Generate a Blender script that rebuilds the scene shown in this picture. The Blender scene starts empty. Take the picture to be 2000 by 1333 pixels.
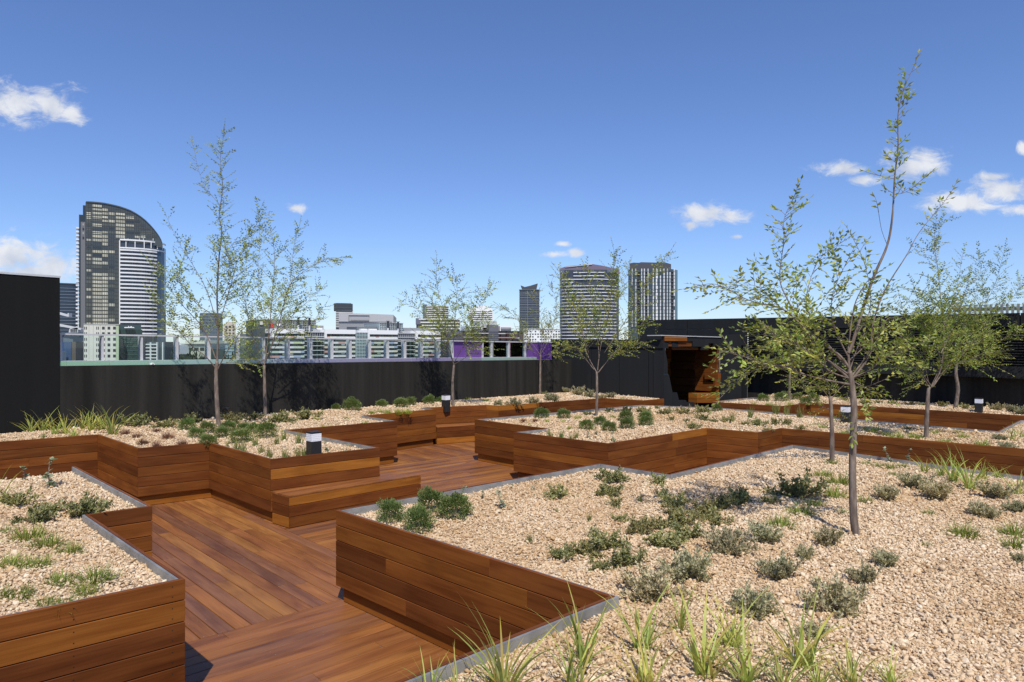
import bpy, math, random
import numpy as np
from mathutils import Vector, Matrix, noise
from mathutils.geometry import delaunay_2d_cdt

random.seed(7)
RAD = math.radians
scene = bpy.context.scene
C = scene.collection

# ------------------------------------------------------------------ camera, world, sun, exposure
F = 1333.0                 # focal length in photo pixels (2000 px wide)
H = 2.32                   # eye height above the deck
S = 0.0131                 # fall of the roof (and of all that stands square on it) towards +X
cam_d = bpy.data.cameras.new('camera')
cam = bpy.data.objects.new('camera', cam_d); C.objects.link(cam)
cam.location = (0, 0, H); cam.rotation_euler = (RAD(90), 0, 0)
cam_d.sensor_width = 36; cam_d.lens = 36*F/2000; cam_d.shift_y = 6.5/2000
cam_d.clip_start = 0.05; cam_d.clip_end = 20000
scene.camera = cam

SUN_EL, SUN_AZ = RAD(54), RAD(172.6)          # azimuth clockwise from +Y
world = bpy.data.worlds.new('World'); scene.world = world; world.use_nodes = True
sun_d = bpy.data.lights.new('sun', 'SUN'); sun_d.energy = 4.7; sun_d.angle = RAD(0.5); sun_d.color = (1, .94, .84)
sun = bpy.data.objects.new('sun', sun_d); C.objects.link(sun)
_sv = Vector((math.sin(SUN_AZ)*math.cos(SUN_EL), math.cos(SUN_AZ)*math.cos(SUN_EL), math.sin(SUN_EL)))
sun.rotation_euler = _sv.to_track_quat('Z', 'Y').to_euler(); sun.location = _sv*60
scene.view_settings.view_transform = 'Standard'; scene.view_settings.look = 'None'
scene.view_settings.exposure = 0; scene.view_settings.gamma = 1; scene.view_settings.use_curve_mapping = False
scene.cycles.use_denoising = True
scene.cycles.max_bounces = 8; scene.cycles.transparent_max_bounces = 12
SKY = 0.092

def build_world():
    nt = world.node_tree; N = nt.nodes; L = nt.links; N.clear()
    out = N.new('ShaderNodeOutputWorld'); bg = N.new('ShaderNodeBackground')
    sky = N.new('ShaderNodeTexSky'); sky.sky_type = 'NISHITA'; sky.sun_disc = False
    sky.sun_elevation = SUN_EL; sky.sun_rotation = SUN_AZ
    sky.air_density = 1.0; sky.dust_density = 0.15; sky.ozone_density = 3.0; sky.altitude = 60
    tc = N.new('ShaderNodeTexCoord'); sep = N.new('ShaderNodeSeparateXYZ')
    L.new(tc.outputs['Generated'], sep.inputs[0])
    def M(op, a, b=None, clamp=False):
        n = N.new('ShaderNodeMath'); n.operation = op; n.use_clamp = clamp
        for i, v in enumerate((a, b)):
            if v is None: continue
            if isinstance(v, (int, float)): n.inputs[i].default_value = v
            else: L.new(v, n.inputs[i])
        return n.outputs[0]
    y = M('MAXIMUM', sep.outputs[1], 0.05)
    u = M('DIVIDE', sep.outputs[0], y); v = M('DIVIDE', sep.outputs[2], y)
    cmb = N.new('ShaderNodeCombineXYZ'); L.new(u, cmb.inputs[0]); L.new(v, cmb.inputs[1])
    uv = cmb.outputs[0]
    n1 = N.new('ShaderNodeTexNoise'); n1.inputs['Scale'].default_value = 21; n1.inputs['Detail'].default_value = 9; n1.inputs['Distortion'].default_value = .5
    n1.inputs['Roughness'].default_value = .66
    mp = N.new('ShaderNodeMapping'); mp.inputs['Scale'].default_value = (1, 1.7, 1); L.new(uv, mp.inputs[0]); L.new(mp.outputs[0], n1.inputs['Vector'])
    clouds = [(28,202,78,40),(95,206,66,36),(140,222,32,24),(20,498,115,40),(105,520,75,30),(60,535,110,22),(577,407,22,9),(1638,328,52,16),
              (1790,325,66,30),(1692,352,34,10),(1385,418,66,22),(1347,441,17,10),(1440,463,17,6),(1878,396,84,24),
              (1962,372,80,27),(1985,412,36,14),(1945,345,36,10),(1085,497,32,7),(1125,494,17,9),(1100,477,18,6),(1998,290,13,14)]
    best = None
    for (cx, cy, a, b) in clouds:
        s1 = N.new('ShaderNodeVectorMath'); s1.operation = 'SUBTRACT'; L.new(uv, s1.inputs[0])
        s1.inputs[1].default_value = ((cx-1000)/F, (673-cy)/F, 0)
        s2 = N.new('ShaderNodeVectorMath'); s2.operation = 'DIVIDE'; L.new(s1.outputs[0], s2.inputs[0]); s2.inputs[1].default_value = (a/F, b/F, 1)
        s3 = N.new('ShaderNodeVectorMath'); s3.operation = 'LENGTH'; L.new(s2.outputs[0], s3.inputs[0])
        best = s3.outputs['Value'] if best is None else M('MINIMUM', best, s3.outputs['Value'])
    d = M('SUBTRACT', 1.0, best)
    d = M('ADD', d, M('MULTIPLY', M('SUBTRACT', n1.outputs[0], .5), 3.0))
    mr = N.new('ShaderNodeMapRange'); mr.interpolation_type = 'SMOOTHSTEP'
    mr.inputs[1].default_value = -.22; mr.inputs[2].default_value = .80; mr.inputs[4].default_value = .95; L.new(d, mr.inputs[0])
    front = N.new('ShaderNodeMath'); front.operation = 'GREATER_THAN'; front.inputs[1].default_value = .06; L.new(sep.outputs[1], front.inputs[0])
    mask = M('MULTIPLY', mr.outputs[0], front.outputs[0])
    n2 = N.new('ShaderNodeTexNoise'); n2.inputs['Scale'].default_value = 22; n2.inputs['Detail'].default_value = 4; L.new(uv, n2.inputs['Vector'])
    cr = N.new('ShaderNodeValToRGB'); cr.color_ramp.elements[0].position = .3; cr.color_ramp.elements[1].position = .62
    k = .80/SKY
    cr.color_ramp.elements[0].color = (.70*k, .77*k, .92*k, 1); cr.color_ramp.elements[1].color = (1.05*k, 1.07*k, 1.12*k, 1)
    L.new(n2.outputs[0], cr.inputs[0])
    mx = N.new('ShaderNodeMix'); mx.data_type = 'RGBA'
    tint = N.new('ShaderNodeMix'); tint.data_type = 'RGBA'; tint.blend_type = 'MULTIPLY'; tint.inputs[0].default_value = 1; L.new(sky.outputs[0], tint.inputs[6]); tint.inputs[7].default_value = (1.03, 1.17, 1.56, 1)
    L.new(mask, mx.inputs[0]); L.new(tint.outputs[2], mx.inputs[6]); L.new(cr.outputs[0], mx.inputs[7])
    L.new(mx.outputs[2], bg.inputs[0]); bg.inputs[1].default_value = SKY
    L.new(bg.outputs[0], out.inputs[0])
build_world()

# ------------------------------------------------------------------ helpers
def hor(x): return 673 + S*(x-1000)
def rp(x, y, h):
    Y = (H-h)*F/(y-hor(x)); return Vector(((x-1000)/F*Y, Y))
def cp(x, y, Y): return Vector(((x-1000)/F*Y, Y, H + (673-y)/F*Y))     # a pixel at a known distance
def zr(X, h): return h - S*X
def hit(x, P, D):
    """where the sight line through photo column x meets the plan line P + t D"""
    k = (x-1000)/F; t = (k*P[1]-P[0])/(D[0]-k*D[1]); return t
def tag(o, label, cat, group=None, kind=None):
    if label: o['label'] = label
    if cat: o['category'] = cat
    if group: o['group'] = group
    if kind: o['kind'] = kind
    return o
def wloc(o):
    v = Vector((0, 0, 0))
    while o is not None: v += o.location; o = o.parent
    return v
def empty(name, loc, parent=None):
    o = bpy.data.objects.new(name, None); C.objects.link(o); o.location = Vector(loc) - (wloc(parent) if parent else Vector((0,0,0)))
    o.empty_display_size = .2
    if parent: o.parent = parent
    return o
def mesh(name, V, Fc, mats, uvs=None, tint=None, smooth=False, midx=None):
    me = bpy.data.meshes.new(name)
    me.from_pydata([tuple(v) for v in V], [], Fc)
    for m in (mats if isinstance(mats, (list, tuple)) else [mats]): me.materials.append(m)
    if uvs is not None:
        l = me.uv_layers.new(name='UVMap'); l.data.foreach_set('uv', np.asarray(uvs, dtype=np.float32).ravel())
    if tint is not None:
        a = me.color_attributes.new('tint', 'FLOAT_COLOR', 'POINT'); a.data.foreach_set('color', np.asarray(tint, dtype=np.float32).ravel())
    if smooth: me.polygons.foreach_set('use_smooth', [True]*len(me.polygons))
    if midx is not None: me.polygons.foreach_set('material_index', midx)
    me.update(); return me
def place(name, me, loc=(0,0,0), parent=None, color=None):
    o = bpy.data.objects.new(name, me); C.objects.link(o); o.location = loc
    if parent: o.parent = parent
    if color: o.color = color
    return o
def mk(name, V, Fc, mat, parent=None, uvs=None, color=None, origin=None, **kw):
    """object from world-space vertices; its own origin is the parent's base, or origin"""
    base = wloc(parent) if parent else Vector(origin or (0,0,0))
    me = mesh(name, [Vector(v)-base for v in V], Fc, mat, uvs, **kw)
    return place(name, me, (0,0,0) if parent else base, parent, color)

class MB:
    def __init__(s): s.V = []; s.F = []
    def add(s, V, Fc):
        k = len(s.V); s.V += [Vector(v) for v in V]; s.F += [tuple(i+k for i in f) for f in Fc]
    def box(s, o, ax, ay, az):
        o, ax, ay, az = map(Vector, (o, ax, ay, az))
        if ax.cross(ay).dot(az) < 0: ax, ay = ay, ax
        V = [o, o+ax, o+ax+ay, o+ay]; V += [v+az for v in V]
        s.add(V, [(3,2,1,0),(4,5,6,7),(0,1,5,4),(1,2,6,5),(2,3,7,6),(3,0,4,7)])
    def prism(s, poly, d):
        d = Vector(d); n = len(poly); P = [Vector(p) for p in poly]
        nn = Vector((0,0,0))
        for i in range(n): nn += P[i].cross(P[(i+1) % n])
        if nn.dot(d) > 0: P = P[::-1]
        V = P + [p+d for p in P]
        s.add(V, [tuple(range(n)), tuple(range(2*n-1, n-1, -1))] + [(i, i+n, (i+1) % n+n, (i+1) % n) for i in range(n)])
    def tube(s, pts, rad, n=6, cap=True):
        pts = [Vector(p) for p in pts]; k0 = len(s.V); up = Vector((.3, .2, 1)).normalized()
        for i, p in enumerate(pts):
            t = (pts[min(i+1, len(pts)-1)]-pts[max(i-1, 0)]).normalized()
            a = t.cross(up)
            if a.length < .05: a = t.cross(Vector((1, 0, 0)))
            a.normalize(); b = t.cross(a)
            for j in range(n):
                w = 2*math.pi*j/n; s.V.append(p + (a*math.cos(w)+b*math.sin(w))*rad[i])
        for i in range(len(pts)-1):
            for j in range(n):
                a0 = k0+i*n+j; a1 = k0+i*n+(j+1) % n; s.F.append((a0, a1, a1+n, a0+n))
        if cap: s.F.append(tuple(k0+(len(pts)-1)*n+j for j in range(n)))
    def build(s, name, mat, parent=None, **kw): return mk(name, s.V, s.F, mat, parent, **kw)

# ------------------------------------------------------------------ materials
def newmat(name):
    m = bpy.data.materials.new(name); m.use_nodes = True; nt = m.node_tree; nt.nodes.clear()
    o = nt.nodes.new('ShaderNodeOutputMaterial'); p = nt.nodes.new('ShaderNodeBsdfPrincipled'); nt.links.new(p.outputs[0], o.inputs[0])
    return m, nt, p, o
def nd(nt, t, **kw):
    n = nt.nodes.new(t)
    for k, v in kw.items():
        if k.startswith('i_'): n.inputs[k[2:].replace('_', ' ')].default_value = v
        else: setattr(n, k, v)
    return n
def ramp(nt, src, stops):
    r = nt.nodes.new('ShaderNodeValToRGB'); e = r.color_ramp.elements
    while len(e) < len(stops): e.new(.5)
    for i, (p, c) in enumerate(stops):
        e[i].position = p; e[i].color = (*c, 1) if len(c) == 3 else c
    nt.links.new(src, r.inputs[0]); return r.outputs[0]
def mixc(nt, fac, a, b, mode='MIX'):
    m = nt.nodes.new('ShaderNodeMix'); m.data_type = 'RGBA'; m.blend_type = mode
    for i, v in ((0, fac), (6, a), (7, b)):
        if isinstance(v, (int, float)): m.inputs[i].default_value = v
        elif isinstance(v, tuple): m.inputs[i].default_value = (*v, 1)
        else: nt.links.new(v, m.inputs[i])
    return m.outputs[2]
def bump(nt, p, src, strength, dist):
    b = nd(nt, 'ShaderNodeBump'); b.inputs['Strength'].default_value = strength; b.inputs['Distance'].default_value = dist
    nt.links.new(src, b.inputs['Height']); nt.links.new(b.outputs[0], p.inputs['Normal'])
def simple(name, col, rough=.6, metal=0.0, var=.12, scale=3.0, bmp=0, spec=.5):
    m, nt, p, o = newmat(name)
    tc = nd(nt, 'ShaderNodeTexCoord'); n = nd(nt, 'ShaderNodeTexNoise', i_Scale=scale, i_Detail=6.0)
    nt.links.new(tc.outputs['Object'], n.inputs['Vector'])
    c = ramp(nt, n.outputs[0], [(.3, tuple(x*(1-var) for x in col)), (.7, tuple(min(1, x*(1+var)) for x in col))])
    nt.links.new(c, p.inputs['Base Color']); p.inputs['Roughness'].default_value = rough; p.inputs['Metallic'].default_value = metal
    p.inputs['Specular IOR Level'].default_value = spec
    if bmp: bump(nt, p, n.outputs[0], bmp, .01)
    return m
def tinted(name, rough, spec=.5, metal=0.0):
    m, nt, p, o = newmat(name); oi = nd(nt, 'ShaderNodeObjectInfo')
    nt.links.new(oi.outputs['Color'], p.inputs['Base Color']); p.inputs['Roughness'].default_value = rough
    p.inputs['Specular IOR Level'].default_value = spec; p.inputs['Metallic'].default_value = metal
    return m
def wood(name, rough, spec, blotch):
    m, nt, p, o = newmat(name); oi = nd(nt, 'ShaderNodeObjectInfo'); uv = nd(nt, 'ShaderNodeUVMap')
    off = nd(nt, 'ShaderNodeVectorMath', operation='MULTIPLY_ADD')
    cm = nd(nt, 'ShaderNodeCombineXYZ')
    for i in range(3): nt.links.new(oi.outputs['Random'], cm.inputs[i])
    nt.links.new(cm.outputs[0], off.inputs[0]); off.inputs[1].default_value = (37, 91, 53); nt.links.new(uv.outputs[0], off.inputs[2])
    def nz(sc, scale, detail, dist=0.0):
        mp = nd(nt, 'ShaderNodeMapping'); mp.inputs['Scale'].default_value = sc; nt.links.new(off.outputs[0], mp.inputs[0])
        n = nd(nt, 'ShaderNodeTexNoise', i_Scale=scale, i_Detail=detail, i_Distortion=dist); nt.links.new(mp.outputs[0], n.inputs['Vector']); return n.outputs[0]
    fine = nz((2.4, 90, 1), 1.0, 6.0, .5); mid = nz((1.1, 14, 1), 1.0, 5.0, 1.0); big = nz((1.3, 5.0, 1), 1.0, 4.0, .5)
    base = oi.outputs['Color']
    c = mixc(nt, 1.0, base, ramp(nt, fine, [(.28, (.80,.76,.72)), (.5, (1,1,1)), (.75, (1.09,1.10,1.10))]), 'MULTIPLY')
    c = mixc(nt, 1.0, c, ramp(nt, mid, [(.3, (.80,.75,.72)), (.52, (1,1,1)), (.72, (1.16,1.19,1.18))]), 'MULTIPLY')
    c = mixc(nt, blotch, c, ramp(nt, big, [(.34, (.72,.68,.70)), (.5, (1,1,1)), (.68, (1.14,1.17,1.14))]), 'MULTIPLY')
    nt.links.new(c, p.inputs['Base Color'])
    r = nd(nt, 'ShaderNodeMapRange', i_To_Min=rough-.06, i_To_Max=rough+.12); nt.links.new(mid, r.inputs[0]); nt.links.new(r.outputs[0], p.inputs['Roughness'])
    p.inputs['Specular IOR Level'].default_value = spec
    bump(nt, p, fine, .18, .002)
    return m
WOODW = wood('oiled_timber_cladding', .50, .14, .85)
WOODD = wood('oiled_timber_decking', .42, .42, 1.0)
def leafmat(name):
    m, nt, p, o = newmat(name); oi = nd(nt, 'ShaderNodeObjectInfo'); at = nd(nt, 'ShaderNodeAttribute', attribute_name='tint')
    c = mixc(nt, 1.0, oi.outputs['Color'], at.outputs['Color'], 'MULTIPLY')
    nt.links.new(c, p.inputs['Base Color']); p.inputs['Roughness'].default_value = .5; p.inputs['Specular IOR Level'].default_value = .25
    t = nd(nt, 'ShaderNodeBsdfTranslucent'); c2 = mixc(nt, 1.0, c, (1.35, 1.4, .7), 'MULTIPLY'); nt.links.new(c2, t.inputs[0])
    mx = nd(nt, 'ShaderNodeMixShader'); mx.inputs[0].default_value = .36
    nt.links.new(p.outputs[0], mx.inputs[1]); nt.links.new(t.outputs[0], mx.inputs[2]); nt.links.new(mx.outputs[0], o.inputs[0])
    return m
LEAF = leafmat('leaf')
def barkmat():
    m, nt, p, o = newmat('bark'); tc = nd(nt, 'ShaderNodeTexCoord')
    mp = nd(nt, 'ShaderNodeMapping'); mp.inputs['Scale'].default_value = (1, 1, .25); nt.links.new(tc.outputs['Object'], mp.inputs[0])
    n = nd(nt, 'ShaderNodeTexNoise', i_Scale=28.0, i_Detail=6.0); nt.links.new(mp.outputs[0], n.inputs['Vector'])
    n2 = nd(nt, 'ShaderNodeTexNoise', i_Scale=3.5, i_Detail=3.0); nt.links.new(tc.outputs['Object'], n2.inputs['Vector'])
    c = ramp(nt, n.outputs[0], [(.3, (.085,.062,.048)), (.5, (.16,.125,.10)), (.72, (.27,.23,.19))])
    c = mixc(nt, .7, c, ramp(nt, n2.outputs[0], [(.35, (.75,.70,.68)), (.65, (1.2,1.1,1.05))]), 'MULTIPLY')
    nt.links.new(c, p.inputs['Base Color']); p.inputs['Roughness'].default_value = .8; bump(nt, p, n.outputs[0], .6, .006); return m
BARK = barkmat()
def stonemat():
    m, nt, p, o = newmat('river_gravel_stone'); oi = nd(nt, 'ShaderNodeObjectInfo')
    c = ramp(nt, oi.outputs['Random'], [(0, (.32,.25,.18)), (.05, (.48,.34,.20)), (.18, (.62,.47,.30)), (.34, (.69,.55,.38)), (.54, (.75,.63,.46)), (.70, (.79,.69,.53)), (.80, (.67,.54,.39)), (.89, (.61,.43,.24)), (.95, (.50,.42,.33)), (1, (.83,.75,.61))])
    tc = nd(nt, 'ShaderNodeTexCoord'); n = nd(nt, 'ShaderNodeTexNoise', i_Scale=60.0, i_Detail=4.0); nt.links.new(tc.outputs['Object'], n.inputs['Vector'])
    c = mixc(nt, .8, c, ramp(nt, n.outputs[0], [(.3, (.78,.72,.66)), (.7, (1.12,1.1,1.08))]), 'MULTIPLY')
    nt.links.new(c, p.inputs['Base Color']); ln = nd(nt, 'ShaderNodeTexNoise', i_Scale=.55, i_Detail=5.0, i_Roughness=.6); nt.links.new(oi.outputs['Location'], ln.inputs['Vector'])
    c = mixc(nt, 1.0, c, ramp(nt, ln.outputs[0], [(.36, (.80,.71,.59)), (.52, (.93,.895,.85)), (.7, (1.0,.985,.97))]), 'MULTIPLY')
    nt.links.new(c, p.inputs['Base Color']); p.inputs['Roughness'].default_value = .75; p.inputs['Specular IOR Level'].default_value = .3; return m
STONE = stonemat()
def gravelbase():
    m, nt, p, o = newmat('gravel_bed'); tc = nd(nt, 'ShaderNodeTexCoord')
    v = nd(nt, 'ShaderNodeTexVoronoi', i_Scale=34.0); nt.links.new(tc.outputs['Object'], v.inputs['Vector'])
    sp = nd(nt, 'ShaderNodeSeparateColor'); nt.links.new(v.outputs['Color'], sp.inputs[0])
    c = ramp(nt, sp.outputs[0], [(0, (.26,.19,.12)), (.2, (.50,.35,.20)), (.5, (.62,.47,.30)), (.8, (.68,.54,.37)), (1, (.46,.32,.19))])
    nt.links.new(c, p.inputs['Base Color']); p.inputs['Roughness'].default_value = .9
    b = nd(nt, 'ShaderNodeMath', operation='SUBTRACT'); b.inputs[0].default_value = 1; nt.links.new(v.outputs['Distance'], b.inputs[1])
    bump(nt, p, b.outputs[0], 1.0, .02); return m
GBASE = gravelbase()
def blackwall(name, col, streak):
    m, nt, p, o = newmat(name); tc = nd(nt, 'ShaderNodeTexCoord')
    mp = nd(nt, 'ShaderNodeMapping'); mp.inputs['Scale'].default_value = (2.6, 2.6, .12); nt.links.new(tc.outputs['Object'], mp.inputs[0])
    n = nd(nt, 'ShaderNodeTexNoise', i_Scale=1.3, i_Detail=7.0, i_Roughness=.6); nt.links.new(mp.outputs[0], n.inputs['Vector'])
    f = nd(nt, 'ShaderNodeTexNoise', i_Scale=45.0, i_Detail=4.0); nt.links.new(tc.outputs['Object'], f.inputs['Vector'])
    c = ramp(nt, n.outputs[0], [(.3, tuple(x*(1-streak) for x in col)), (.55, col), (.75, tuple(x*(1+streak) for x in col))])
    c = mixc(nt, .6, c, ramp(nt, f.outputs[0], [(.3, (.8,.8,.8)), (.7, (1.15,1.15,1.15))]), 'MULTIPLY')
    nt.links.new(c, p.inputs['Base Color']); p.inputs['Roughness'].default_value = .75; p.inputs['Specular IOR Level'].default_value = .12
    bump(nt, p, f.outputs[0], .25, .003); return m
BLACKW = blackwall('black_painted_render', (.028,.0265,.0235), .5)
BLACKP = blackwall('black_cladding_panel', (.020,.0215,.0235), .15)
BLACKQ = blackwall('black_plant_room_panel', (.0115,.0118,.0118), .12)
BLACKL = simple('black_louvre_metal', (.012,.012,.013), .5)
STEEL = simple('galvanised_steel', (.29,.295,.29), .5, .35, .28, 7.0)
JOINT = simple('pale_joint_strip', (.20,.20,.195), .6)
CAPM = simple('pale_metal_flashing', (.62,.62,.60), .4, .3)
DARK = simple('dark_void_liner', (.012,.010,.009), .9)
BLKMET = simple('black_powder_coat', (.017,.017,.018), .45)
WHITE = simple('white_paint', (.80,.80,.78), .55, 0, .04)
OPAL = simple('opal_diffuser', (.80,.80,.83), .35, 0, .03)
POSTM = simple('pale_grey_fin', (.56,.56,.57), .5, .2, .05)
CONC = simple('grey_concrete', (.26,.26,.25), .8, 0, .15, 2.0)
GROUND = simple('city_ground', (.16,.165,.15), .9, 0, .4, .02)
FAC = tinted('far_facade_paint', .6)
GLZ = tinted('far_facade_glass', .12, .6)
COPE = tinted('coping_panel_metal', .35, .5, .35)
def glassmat():
    m, nt, p, o = newmat('green_tinted_balustrade_glass')
    tr = nd(nt, 'ShaderNodeBsdfTransparent'); tr.inputs[0].default_value = (.93, .975, .965, 1)
    gl = nd(nt, 'ShaderNodeBsdfGlossy'); gl.inputs['Roughness'].default_value = .02; gl.inputs[0].default_value = (.9,.95,.95,1)
    fr = nd(nt, 'ShaderNodeFresnel', i_IOR=1.45); mx = nd(nt, 'ShaderNodeMixShader')
    nt.links.new(fr.outputs[0], mx.inputs[0]); nt.links.new(tr.outputs[0], mx.inputs[1]); nt.links.new(gl.outputs[0], mx.inputs[2]); nt.links.new(mx.outputs[0], o.inputs[0])
    nt.nodes.remove(p); return m
GLASS = glassmat()
PURPLE = simple('purple_panel', (.135,.055,.25), .4, 0, .10, 2.0)

# ------------------------------------------------------------------ plan of the roof garden (photo corners carried to the level of the planter rims)
TOP = .82
A = Vector((.719, .695)); A.normalize(); B = Vector((-A.y, A.x))
def poly(pts): return [rp(x, y, TOP) for x, y in pts]
bedA = poly([(-420,1297),(361.6,1130.6),(174,1005.5),(297.4,988.5),(146,910),(-420,977)])
P0 = Vector((-7.69, 11.65)); PD = Vector((9.67, 10.95)).normalized()       # face line of the parapet
K0 = Vector((4.46, 20.1)); KB = (Vector((1.98, 22.6))-K0).normalized()
t = ((P0-K0).x*PD.y-(P0-K0).y*PD.x)/(KB.x*PD.y-KB.y*PD.x); PE = K0+KB*t    # where the parapet meets the pavilion
TL0 = Vector((8.0, 23.0)); TD = Vector((.704, -.71)).normalized()
bedB_front = poly([(-330,888),(190.6,849.2),(269,876),(408.4,865),(528.6,897.2),(741.6,874.6),(561,840),(776,822),(711,812),(851.6,799.4),(831,799.0),(950,791.4),(974,792.6),(1181,778),(1257,782.5),(1297,779)])
# keep the small return behind the second bench readable as a step in the wall
bedB_front[10] = bedB_front[9] + B*0.42
bedB = bedB_front + [K0 + KB*.1, PE - PD*.02, P0 - PD*3.2]
bedC = poly([(927,819.4),(1068,837.4),(1003,844),(1187.6,866.6),(1380.6,836.4),(1481,845),(1527.5,836.6),(2400,911),(2330,826),(1990,821),(1948,842.3),(1420,797.6),(1250,791)])
bedD_front = poly([(1476,775.5),(1390,785),(1526,793.6),(1584,787),(2330,832)])
bedD = bedD_front + [TL0 + TD*9.2 + Vector((.25,.25)), TL0 + TD*.6 + Vector((.25,.25))]
E2 = rp(1189.6, 1164.4, TOP); E3d = (rp(766, 1333, TOP)-E2).normalized()
bedE = [rp(656, 996.5, TOP), E2, E2+E3d*5.6, Vector((9.5, -1.6)), rp(2600, 1011, TOP), rp(1547, 868.6, TOP), rp(1307, 926, TOP), rp(1171.5, 905, TOP)]
BEDS = {'A': bedA, 'B': bedB, 'C': bedC, 'D': bedD, 'E': bedE}
def area(P): return sum(P[i].x*P[(i+1) % len(P)].y-P[(i+1) % len(P)].x*P[i].y for i in range(len(P)))/2
for k in BEDS:
    if area(BEDS[k]) < 0: BEDS[k] = BEDS[k][::-1]                         # all counter-clockwise
def inset(P, d):
    n = len(P); out = []
    for i in range(n):
        a, b, c = P[i-1], P[i], P[(i+1) % n]
        e1 = (b-a).normalized(); e2 = (c-b).normalized()
        n1 = Vector((-e1.y, e1.x)); n2 = Vector((-e2.y, e2.x))
        k = 1+n1.dot(n2); out.append(b+(n1+n2)*(d/max(k, .25)))
    return out
def inside_np(X, Y, P):
    r = np.zeros(X.shape, bool); n = len(P)
    for i in range(n):
        x1, y1 = P[i]; x2, y2 = P[(i+1) % n]
        c = ((y1 > Y) != (y2 > Y)) & (X < (x2-x1)*(Y-y1)/((y2-y1) if abs(y2-y1) > 1e-12 else 1e-12)+x1); r ^= c
    return r
def dist_np(X, Y, P):
    d = np.full(X.shape, 1e9); n = len(P)
    for i in range(n):
        x1, y1 = P[i]; x2, y2 = P[(i+1) % n]; dx, dy = x2-x1, y2-y1; l2 = dx*dx+dy*dy
        t = np.clip(((X-x1)*dx+(Y-y1)*dy)/l2, 0, 1); d = np.minimum(d, np.hypot(X-x1-t*dx, Y-y1-t*dy))
    return d
def gh(x, y, d):
    """height of the gravel above the deck at distance d from the rim"""
    k = min(1, max(0, d/.7)); k = k*k*(3-2*k)
    return .756 + .058*k + .022*k*noise.noise((x*.9, y*.9, 3.1)) + .010*noise.noise((x*3.1, y*3.1, 7.7))
def bed_of(p):
    for k, P in BEDS.items():
        if inside_np(np.array([p.x]), np.array([p.y]), P)[0]: return k
    return None
def ground_z(p):
    k = bed_of(p)
    if k is None: return zr(p.x, .79)
    d = float(dist_np(np.array([p.x]), np.array([p.y]), BEDS[k])[0]); return zr(p.x, gh(p.x, p.y, d))

# ------------------------------------------------------------------ setting: ground, roof slab
def plane(name, x0, y0, x1, y1, z, mat):
    return tag(mk(name, [(x0,y0,z),(x1,y0,z),(x1,y1,z),(x0,y1,z)], [(0,1,2,3)], mat), None, None, kind='structure')
plane('ground', -9000, -3000, 9000, 14000, -30, GROUND)
tag(mk('roof_slab', [(x, y, zr(x, h)) for h in (-.5, -.07) for x, y in ((-15,-4),(16,-4),(20,13),(6,31),(-13,9))],
       [(4,3,2,1,0),(5,6,7,8,9)]+[(i, (i+1) % 5, (i+1) % 5+5, i+5) for i in range(5)], DARK), None, None, kind='structure')

# ------------------------------------------------------------------ timber planters
REDS = [(.178,.056,.0125),(.150,.046,.011),(.195,.064,.014),(.128,.040,.010),(.162,.054,.012),(.220,.075,.014),(.285,.104,.017),(.145,.046,.012),(.182,.058,.012)]
def wcol(rng, pale=.13):
    c = Vector(rng.choice(REDS[:5] + REDS[7:])) if rng.random() > pale else Vector(rng.choice(REDS[5:7]))
    c = c*rng.uniform(.88, 1.10); return (c.x, c.y, c.z, 1)
def plank_mesh(p0, p1, q1, q0, z0, z1, base, ch=.003):
    """plank with outer edge p0-p1, inner edge q0-q1, from height z0 to z1 (roof heights); outer arrises eased"""
    L = (p1-p0).length; e = (p1-p0)/L; w = (q0-p0).dot(Vector((-e.y, e.x)))
    V = []; 
    for (p, q) in ((p0, q0), (p1, q1)):
        i = (q-p)*(ch/max(abs(w), ch))
        sec = [(p+i, z0), (p, z0+ch), (p, z1-ch), (p+i, z1), (q, z1), (q, z0)]
        V += [Vector((s.x, s.y, zr(s.x, z)))-base for s, z in sec]
    Fc = [(5,4,3,2,1,0), (6,7,8,9,10,11)] + [(i, (i+1) % 6, (i+1) % 6+6, i+6) for i in range(6)]
    per = [0, .004, .004+z1-z0, .008+z1-z0, .03+z1-z0, .04+2*(z1-z0), .07+2*(z1-z0)]
    uv = []
    for f in Fc[:2]: uv += [(.001*k, per[k % 6]) for k in range(6)]
    for i in range(6): uv += [(0, per[i]), (0, per[i+1]), (L, per[i+1]), (L, per[i])]
    return V, Fc, uv
PITCH, BH = .1355, .1302
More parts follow.
